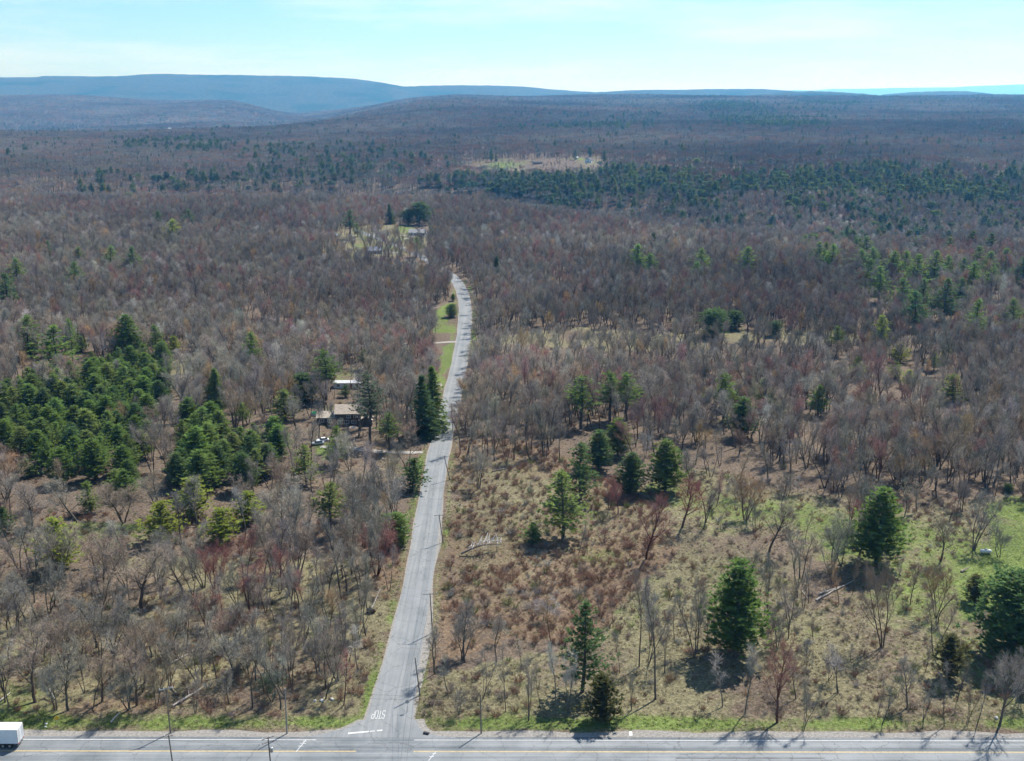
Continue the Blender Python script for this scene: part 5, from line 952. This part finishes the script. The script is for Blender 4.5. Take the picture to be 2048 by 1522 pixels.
main_h = house('house', 'dark-walled house with pale brown gabled roof among tall pines', (bx, by + 2, bz), R(3), 9.2, 9.0, 4.9, 2.3, M['dark_wall'], M['tan_roof'], [('f', -2.8, 1.0, 1.5, 1.2), ('f', -.3, 1.0, 1.5, 1.2), ('f', 2.4, 1.0, 1.5, 1.2), ('f', 0.5, 3.2, 1.3, 1.0), ('f', 3.0, 3.2, 1.3, 1.0), ('r', 0, 1, 1.4, 1.2)], (-1.6,), (2.0, 1.0))
wing_h = house('wing', None, (bx - 8.2, by + 3.2, bz), R(3), 7.2, 7.0, 2.7, 1.5, M['dark_wall'], M['tan_roof2'], [('f', -1.8, .9, 1.5, 1.1), ('f', 1.2, .9, 1.5, 1.1)], None)
porch_h = house('porch', None, (bx + 7.0, by - .5, bz), R(93), 4.4, 4.6, 2.5, 1.3, M['dark_wall'], M['tan_roof2'], [('f', 0, .9, 1.8, 1.1)], None)
bpy.context.view_layer.update()
for sub, nm in ((wing_h, 'wing'), (porch_h, 'porch')):   # both are parts of the one house
    rel = main_h.matrix_basis.inverted() @ sub.matrix_basis
    for c in list(sub.children):
        mbs = c.matrix_basis.copy(); c.parent = main_h; c.matrix_basis = rel @ mbs
        if c.name.split('.')[0] in ('wall', 'roof'): c.name = nm + '_' + c.name.split('.')[0]
    bpy.data.objects.remove(sub)
# veranda posts, pool, picnic table and cars in the yard
M['pool_green'] = mat('pool_water', (.015, .13, .06), .1, spec=.6); M['pool_rim'] = mat('pool_rim', (.6, .6, .58), .6); M['picnic'] = mat('bare_wood', (.42, .34, .26), .85, .2, 3)
po = empty('swimming_pool', (bx - 13.5, by + 12, bz)); tag(po, 'round above-ground pool with green water left of the dark-walled house', 'pool')
an = np.linspace(0, 2 * np.pi, 25)[:-1]; mb = MB(); mb.tube([(0, 0, 0), (0, 0, 1.1)], [2.5, 2.5], 24); mb.build('pool_wall', M['pool_rim'], po); mb = MB(); mb.add([(2.46 * math.cos(a), 2.46 * math.sin(a), .95) for a in an], [tuple(range(24))]); mb.build('water', M['pool_green'], po)
def picnic(label, base, rz):
    o = empty('picnic_table', base, rz); tag(o, label, 'picnic table'); box_part('tabletop', M['picnic'], o, *[((-1.0, -.42 + i * .17, .72), (1.0, -.27 + i * .17, .76)) for i in range(5)])
    for s in (-1, 1): box_part('bench', M['picnic'], o, ((-1.0, s * .75 - .14, .42), (1.0, s * .75 + .14, .46)))
    for s in (-1, 1): mb = MB(); [mb.tube([(s * .7, q * .75, 0), (s * .7, q * .25, .72)], [.05, .05], 4, True) for q in (-1, 1)]; mb.box((s * .7 - .03, -.8, .36), (s * .7 + .03, .8, .42)); mb.build('leg_frame', M['picnic'], o)
picnic('pale wooden picnic table on the lawn in front of the dark-walled house', place(717, 874), R(-25))
M['umbrella_cloth'] = mat('tan_canvas', (.55, .42, .32), .85, .08, 2)
um = empty('patio_umbrella', place(707, 864)); tag(um, 'tan patio umbrella beside the front of the dark-walled house', 'umbrella'); mb = MB(); mb.tube([(0, 0, 0), (0, 0, 2.3)], [.03, .03], 6, True); mb.build('pole', M['metal'], um)
mb = MB(); q = [(1.6 * math.cos(a * .7854), 1.6 * math.sin(a * .7854), 1.85) for a in range(8)]; mb.add(q + [(0, 0, 2.4)], [(i, (i + 1) % 8, 8) for i in range(8)]); mb.build('canopy', M['umbrella_cloth'], um)
def car(label, base, rz, paint):
    o = empty('parked_car', base, rz); tag(o, label, 'car')
    mb = MB(); prof = [(-2.2, .35), (-2.25, .75), (-1.3, .92), (1.6, .95), (2.15, .9), (2.2, .4)][::-1]; mb.prism(prof, -.88, .88); mb.build('body', paint, o)
    mb = MB(); v0 = [(-1.25, .92), (-.55, 1.42), (.85, 1.45), (1.65, .95)]; mb.add([(x, -.8, z) if z < 1 else (x, -.62, z) for x, z in v0] + [(x, .8, z) if z < 1 else (x, .62, z) for x, z in v0], [(0, 1, 2, 3)[::-1], (4, 5, 6, 7), (0, 4, 5, 1)[::-1], (2, 6, 7, 3)[::-1]]); mb.build('window', M['glass'], o)
    mb = MB(); mb.box((-.58, -.63, 1.42), (.88, .63, 1.475)); mb.build('roof', paint, o)
    for x in (-1.35, 1.35):
        for y in (-.82, .82): truck_wheel(o, x, y, .2, .33)
    for s in (-1, 1): box_part('headlight', M['porcelain'], o, ((-2.262, s * .62 - .17, .6), (-2.2, s * .62 + .17, .74))); box_part('tail_light', M['red_light'], o, ((2.17, s * .65 - .16, .65), (2.215, s * .65 + .16, .8)))
M['silver'] = mat('silver_paint', (.55, .57, .60), .3, 0, 1, .3, spec=.6); M['navy'] = mat('dark_blue_paint', (.05, .06, .09), .3, spec=.6); M['white_paint'] = mat('car_white', (.7, .7, .7), .3, spec=.6)
car('silver parked car on the pale driveway below the dark-walled house', place(636, 889), R(12), M['silver']); car('white parked car just behind the silver one on the pale driveway', place(646, 883), R(14), M['white_paint'])
mx_, my_, mz_ = place(697, 775)
house('mobile_home', 'long low white home behind the tall pines of the dark-walled house', (mx_, my_, mz_), R(1), 12, 4.4, 2.6, .6, M['white_wall'], M['white_roof'], [('f', -4, 1, 1.2, 1), ('f', -1, 1, 1.2, 1), ('f', 3.8, 1, 1.2, 1)], (1.4,), over=.2)
hx, hy_, hz = place(748, 507)
house('house', 'blue-grey roofed house below the upper bend of the side road', (hx, hy_, hz), R(20), 11, 8, 3.0, 2.6, M['grey_wall'], M['blue_roof'], [('f', -3, 1, 1.3, 1.2), ('f', 2.5, 1, 1.3, 1.2), ('l', 0, 2.6, 1.4, 1.4)], (0,), (2, 1))
hx, hy_, hz = place(668, 476); house('garden_shed', 'small dark shed with blue-grey front on the tan clearing left of the bend', (hx, hy_, hz), R(80), 5, 5.5, 2.6, 2.2, M['dark_wall'], M['blue_roof'], [('l', 0, .8, 1.8, 1.6)], None)
hx, hy_, hz = place(836, 471); house('house', 'grey gabled house with white trim across the lawn from the upper road', (hx, hy_, hz), R(-6), 15, 8, 3.0, 2.6, M['white_wall'], M['grey_roof'], [('f', -5, 1, 1.4, 1.3), ('f', -2, 1, 1.4, 1.3), ('f', 2.5, 1, 1.4, 1.3), ('f', 5.5, 1, 1.4, 1.3)], (0.3,), (3, 1))
hx, hy_, hz = place(1178, 325); house('house', 'dark-roofed house with white gable in the far hillside clearing', (hx, hy_, hz), R(70), 12, 11, 4.4, 3.6, M['white_wall'], M['dark_roof'], [('l', 0, 1, 2, 1.6), ('l', 0, 4.2, 1.5, 1.4), ('f', 2, 1, 1.4, 1.3)], None, (2, 1))
hx, hy_, hz = place(1153, 318); house('garden_shed', 'tiny white shed beside the dark-roofed house in the far clearing', (hx, hy_, hz), R(10), 5, 4, 2.8, 1.2, M['white_wall'], M['white_roof'], [('f', 0, 1, 1.2, 1)], None)
hx, hy_, hz = place(1075, 328); house('barn', 'brown timber barn with low roof at the middle of the far clearing', (hx, hy_, hz), R(4), 16, 6, 3.0, 1.6, M['log_wall'], M['dark_roof'], [('f', -4, 1, 1.6, 1.2), ('f', 4, 1, 1.6, 1.2)], (0,))
for i, (px, py, w, lb) in enumerate(((340, 264, 15, 'small pale-roofed barn on the distant wooded rise, left one'), (402, 264, 13, 'small pale-roofed barn on the distant wooded rise, right one'))):
    hx, hy_, hz = place(px, py); house('distant_barn', lb, (hx, hy_, hz + 10), R(4), w, 9, 6, 2.2, M['white_wall'], M['white_roof'], [('f', 0, 1, 3, 2)], None)

# ------------------------------------------------------------------ small things on the ground
M['dead_wood'] = mat('bleached_wood', (.35, .32, .285), .9, .25, 3); M['old_log'] = mat('old_log', (.27, .23, .19), .95, .3, 3); M['root_plate'] = mat('root_soil', (.05, .035, .028), .95, .3, 3)
def log(label, pa, pb, r, m='old_log', zs=(.15, .25), stubs=0, name='fallen_log'):
    a, b = place(*pa), place(*pb); o = empty(name, a); tag(o, label, 'log'); d = np.array([b[0] - a[0], b[1] - a[1], b[2] - a[2]]); L = np.linalg.norm(d); t = np.linspace(0, 1, 7); p_ = d * t[:, None]; p_[:, 2] += zs[0] + (zs[1] - zs[0]) * t + .05 * np.sin(t * 7); q = np.random.default_rng(int(pa[0] * 7 + pa[1])); p_[1:-1, :2] += q.normal(0, .02 * L ** .5, (5, 2))
    mb = MB(); mb.tube(p_, r * (1 - .6 * t), 6, True); mb.build('trunk', M[m], o)
    for k in range(stubs):
        j = 2 + k % 4; e = q.normal(0, 1, 3); e[2] = abs(e[2]) + .2; e /= np.linalg.norm(e); l_ = L * q.uniform(.1, .22); mb = MB(); mb.tube([p_[j], p_[j] + e * l_ * .5 + [0, 0, .05], p_[j] + e * l_ + [0, 0, -.08]], [r * .4, r * .25, .02], 4, True); mb.build('branch', M[m], o)
    return o
# the bleached fallen crown in the scrub
a, b = place(922, 1112), place(1004, 1100); ft = empty('fallen_tree', a); tag(ft, 'bleached fallen tree with rib-like bare branches lying in the brown scrub', 'fallen tree')
q = np.random.default_rng(77); d = np.array(b) - np.array(a); t = np.linspace(0, 1, 9); p_ = d * t[:, None]; p_[:, 2] += .7 + 1.6 * np.sin(t * 2.6); mb = MB(); mb.tube(p_, .34 * (1 - .75 * t), 7, True); mb.build('trunk', M['pole'], ft)
M['rib'] = mat('sun_bleached_branch', (.45, .43, .41), .8, .12, 3)
for k in range(34):
    s = .22 + .76 * k / 34; c = p_[0] + np.array([np.interp(s, t, p_[:, i]) for i in range(3)]); sg = 1 if k % 2 else -1; l_ = q.uniform(2.0, 4.2) * (1.1 - .4 * abs(s - .6)); e = np.array([q.normal(.2, .45), sg * q.uniform(.5, 1.0), q.uniform(.15, .75)]); e /= np.linalg.norm(e)
    mb = MB(); mb.tube([c, c + e * l_ * .4, c + e * l_ * .75 + [0, 0, -.15], c + e * l_ * .98 + [0, 0, -1.2]], [.10, .085, .06, .02], 4, True); mb.build('branch', M['rib'], ft)
# uprooted birch left of the road
a = place(741, 1226); ub = empty('uprooted_tree', a); tag(ub, 'uprooted pale birch with a dark root plate on the slope left of the road', 'fallen tree'); top = np.array(place(762, 1196)) - np.array(a); mb = MB(); t = np.linspace(0, 1, 7); p_ = top * t[:, None]; p_[:, 2] += .5 + 2.2 * t; mb.tube(p_, .17 * (1 - .7 * t), 6, True); mb.build('trunk', M['dead_wood'], ub)
mb = MB(); v = []; an = np.linspace(0, 6.28, 13)[:-1]
for k, (rr, yy_) in enumerate(((.2, .25), (1.0, .15), (1.15, -.1), (.5, -.3))): v += [(rr * math.cos(x) * (1 + .2 * math.sin(x * 3 + k)), yy_ + .1 * math.sin(x * 5), .55 + .8 * rr * math.sin(x) * (1 + .15 * math.cos(x * 4))) for x in an]
mb.add(v, [(k * 12 + i, k * 12 + (i + 1) % 12, (k + 1) * 12 + (i + 1) % 12, (k + 1) * 12 + i) for k in range(3) for i in range(12)] + [tuple(range(36, 48)), tuple(range(11, -1, -1))]); mb.build('root_plate', M['root_plate'], ub)
for k in range(9): e = q.normal(0, 1, 3); e /= np.linalg.norm(e); e[2] = abs(e[2]); c = p_[-2]; mb = MB(); mb.tube([c, c + e * 1.1, c + e * 2.0 + [0, 0, .3]], [.045, .03, .01], 4, True); mb.build('branch', M['dead_wood'], ub)
log('pair of pale logs lying side by side in the meadow, the lower one', (1632, 1202), (1670, 1182), .28, 'dead_wood', (.2, .5), 3); log('pair of pale logs lying side by side in the meadow, the upper one', (1638, 1190), (1680, 1176), .22, 'dead_wood', (.3, .5), 2); log('long thin pole log pointing from the meadow log pair to the lone pine shadow', (1668, 1183), (1708, 1163), .16, 'dead_wood', (.25, .4), 1); log('short leaning stick right of the slender trees in the meadow', (1604, 1184), (1616, 1198), .12, 'dead_wood', (.3, .1))
log('long bleached log on the slope above the pale-armed pole', (345, 1414), (410, 1376), .24, 'dead_wood', (.25, .5), 3); log('dark log lying beyond the long bleached log', (338, 1372), (354, 1390), .2, 'old_log', (.3, .2), 2); log('pale broken log at the foot of the brown thicket on the left slope', (340, 1330), (395, 1298), .18, 'dead_wood', (.2, .3), 2); log('snapped white trunk leaning at the far left behind the truck', (100, 1392), (114, 1408), .16, 'dead_wood', (1.8, .2), 1); log('white broken trunk lying at the left edge behind the truck', (0, 1404), (22, 1390), .2, 'dead_wood', (.3, .7), 1)
log('pale forked log on the verge below the brown thicket', (222, 1446), (240, 1430), .2, 'dead_wood', (.2, .6), 3); log('thin pale log in the open wood by the long spur of dry grass', (466, 1304), (498, 1286), .14, 'old_log', (.2, .3), 1); log('pale log beside the cut debris left of the road bend', (858, 622), (880, 614), .3, 'dead_wood', (.3, .4), 2); log('second pale log in the cut debris left of the road bend', (852, 616), (866, 604), .28, 'dead_wood', (.3, .5), 2); log('grey log lying along the wood edge above the meadow', (1700, 983), (1760, 990), .25, 'old_log', (.2, .3), 3); log('dark fallen limb under the wood above the brown scrub', (985, 944), (1030, 936), .22, 'old_log', (.3, .6), 4); log('dark log on the lawn edge below the propane tank', (1922, 1145), (1938, 1140), .3, 'old_log', (.3, .8), 4)
log('bleached branch in the dry grass right of the light green pine', (1205, 1086), (1232, 1076), .14, 'dead_wood', (.2, .3), 2); log('long grey log along the slope left of the third roadside pole', (700, 1130), (640, 1160), .2, 'old_log', (.3, .3), 3)
# propane tank
M['tank'] = mat('tank_white', (.66, .66, .65), .4, .06, 3)
pt = empty('propane_tank', place(1571, 1107) if False else place(1971, 1107), R(-4)); tag(pt, 'white propane tank lying on the lawn beside the low crooked tree', 'gas tank')
mb = MB(); xs = np.array([-1.55, -1.5, -1.35, -1.1, 1.1, 1.35, 1.5, 1.55]); mb.tube(np.stack([xs, 0 * xs, 0 * xs + .72], 1), [.05, .25, .42, .5, .5, .42, .25, .05], 16, True); mb.build('tank_body', M['tank'], pt, True); box_part('valve_cover', M['metal'], pt, ((-.2, -.18, 1.2), (.2, .18, 1.4)))
for s in (-1, 1): box_part('support', M['gravel'], pt, ((s * .9 - .12, -.4, 0), (s * .9 + .12, .4, .32)))
# litter and stones
def stone(label, px, py, s, m, name='stone', cat='stone'):
    b = place(px, py); q = np.random.default_rng(int(px * 3 + py)); bm = bmesh.new(); bmesh.ops.create_icosphere(bm, subdivisions=2, radius=1)
    for v in bm.verts: k = 1 + .22 * math.sin(v.co.x * 3.1 + px) + .18 * math.cos(v.co.y * 3.7 + py) + q.normal(0, .04); v.co = Vector((v.co.x * k * s[0], v.co.y * k * s[1], v.co.z * k * s[2]))
    me = bpy.data.meshes.new(name); bm.to_mesh(me); bm.free(); me.materials.append(M[m]); o = link(name, me); o.location = (b[0], b[1], b[2] + s[2] * .35); o.rotation_euler = (0, 0, q.uniform(0, 3)); tag(o, label, cat)
M['rock'] = mat('pale_rock', (.45, .44, .42), .9, .2, 3)
stone('white slab lying on the verge under the corner meadow trees', 1261, 1467.5, (.75, .35, .12), 'trim', 'litter_board', 'litter'); stone('pale rock in the brown brush left of the road mouth', 664, 1399, (.45, .35, .3), 'rock'); stone('flat pale rock beside another in the brush left of the road mouth', 643, 1402, (.55, .35, .3), 'rock'); stone('small pale rock at the foot of the brush by the grey verge pole', 630, 1402.5, (.35, .3, .25), 'rock'); stone('white bag lying in the grass behind the truck', 92, 1448, (.3, .2, .15), 'trim', 'litter_bag', 'litter'); stone('small white scrap on the grass edge behind the truck', 91, 1454, (.25, .2, .15), 'trim', 'litter_scrap', 'litter'); stone('pale stone under the tall sapling at the right end of the verge', 1993, 1437, (.4, .35, .3), 'rock')

# ------------------------------------------------------------------ haze
mb = MB(); mb.box((-42000, -900, -460), (42000, 54000, 640)); M['haze'] = bpy.data.materials.new('haze'); M['haze'].use_nodes = True; n, l = M['haze'].node_tree.nodes, M['haze'].node_tree.links; n.clear()
o_ = n.new('ShaderNodeOutputMaterial'); pv = n.new('ShaderNodeVolumePrincipled'); pv.inputs['Density'].default_value = HAZE_DENSITY; pv.inputs['Color'].default_value = (*HAZE_COLOR, 1); pv.inputs['Anisotropy'].default_value = HAZE_G; pv.inputs['Absorption Color'].default_value = (1, 1, 1, 1); l.new(pv.outputs[0], o_.inputs['Volume'])
hz_ = mb.build('haze', M['haze']); tag(hz_, kind='stuff')
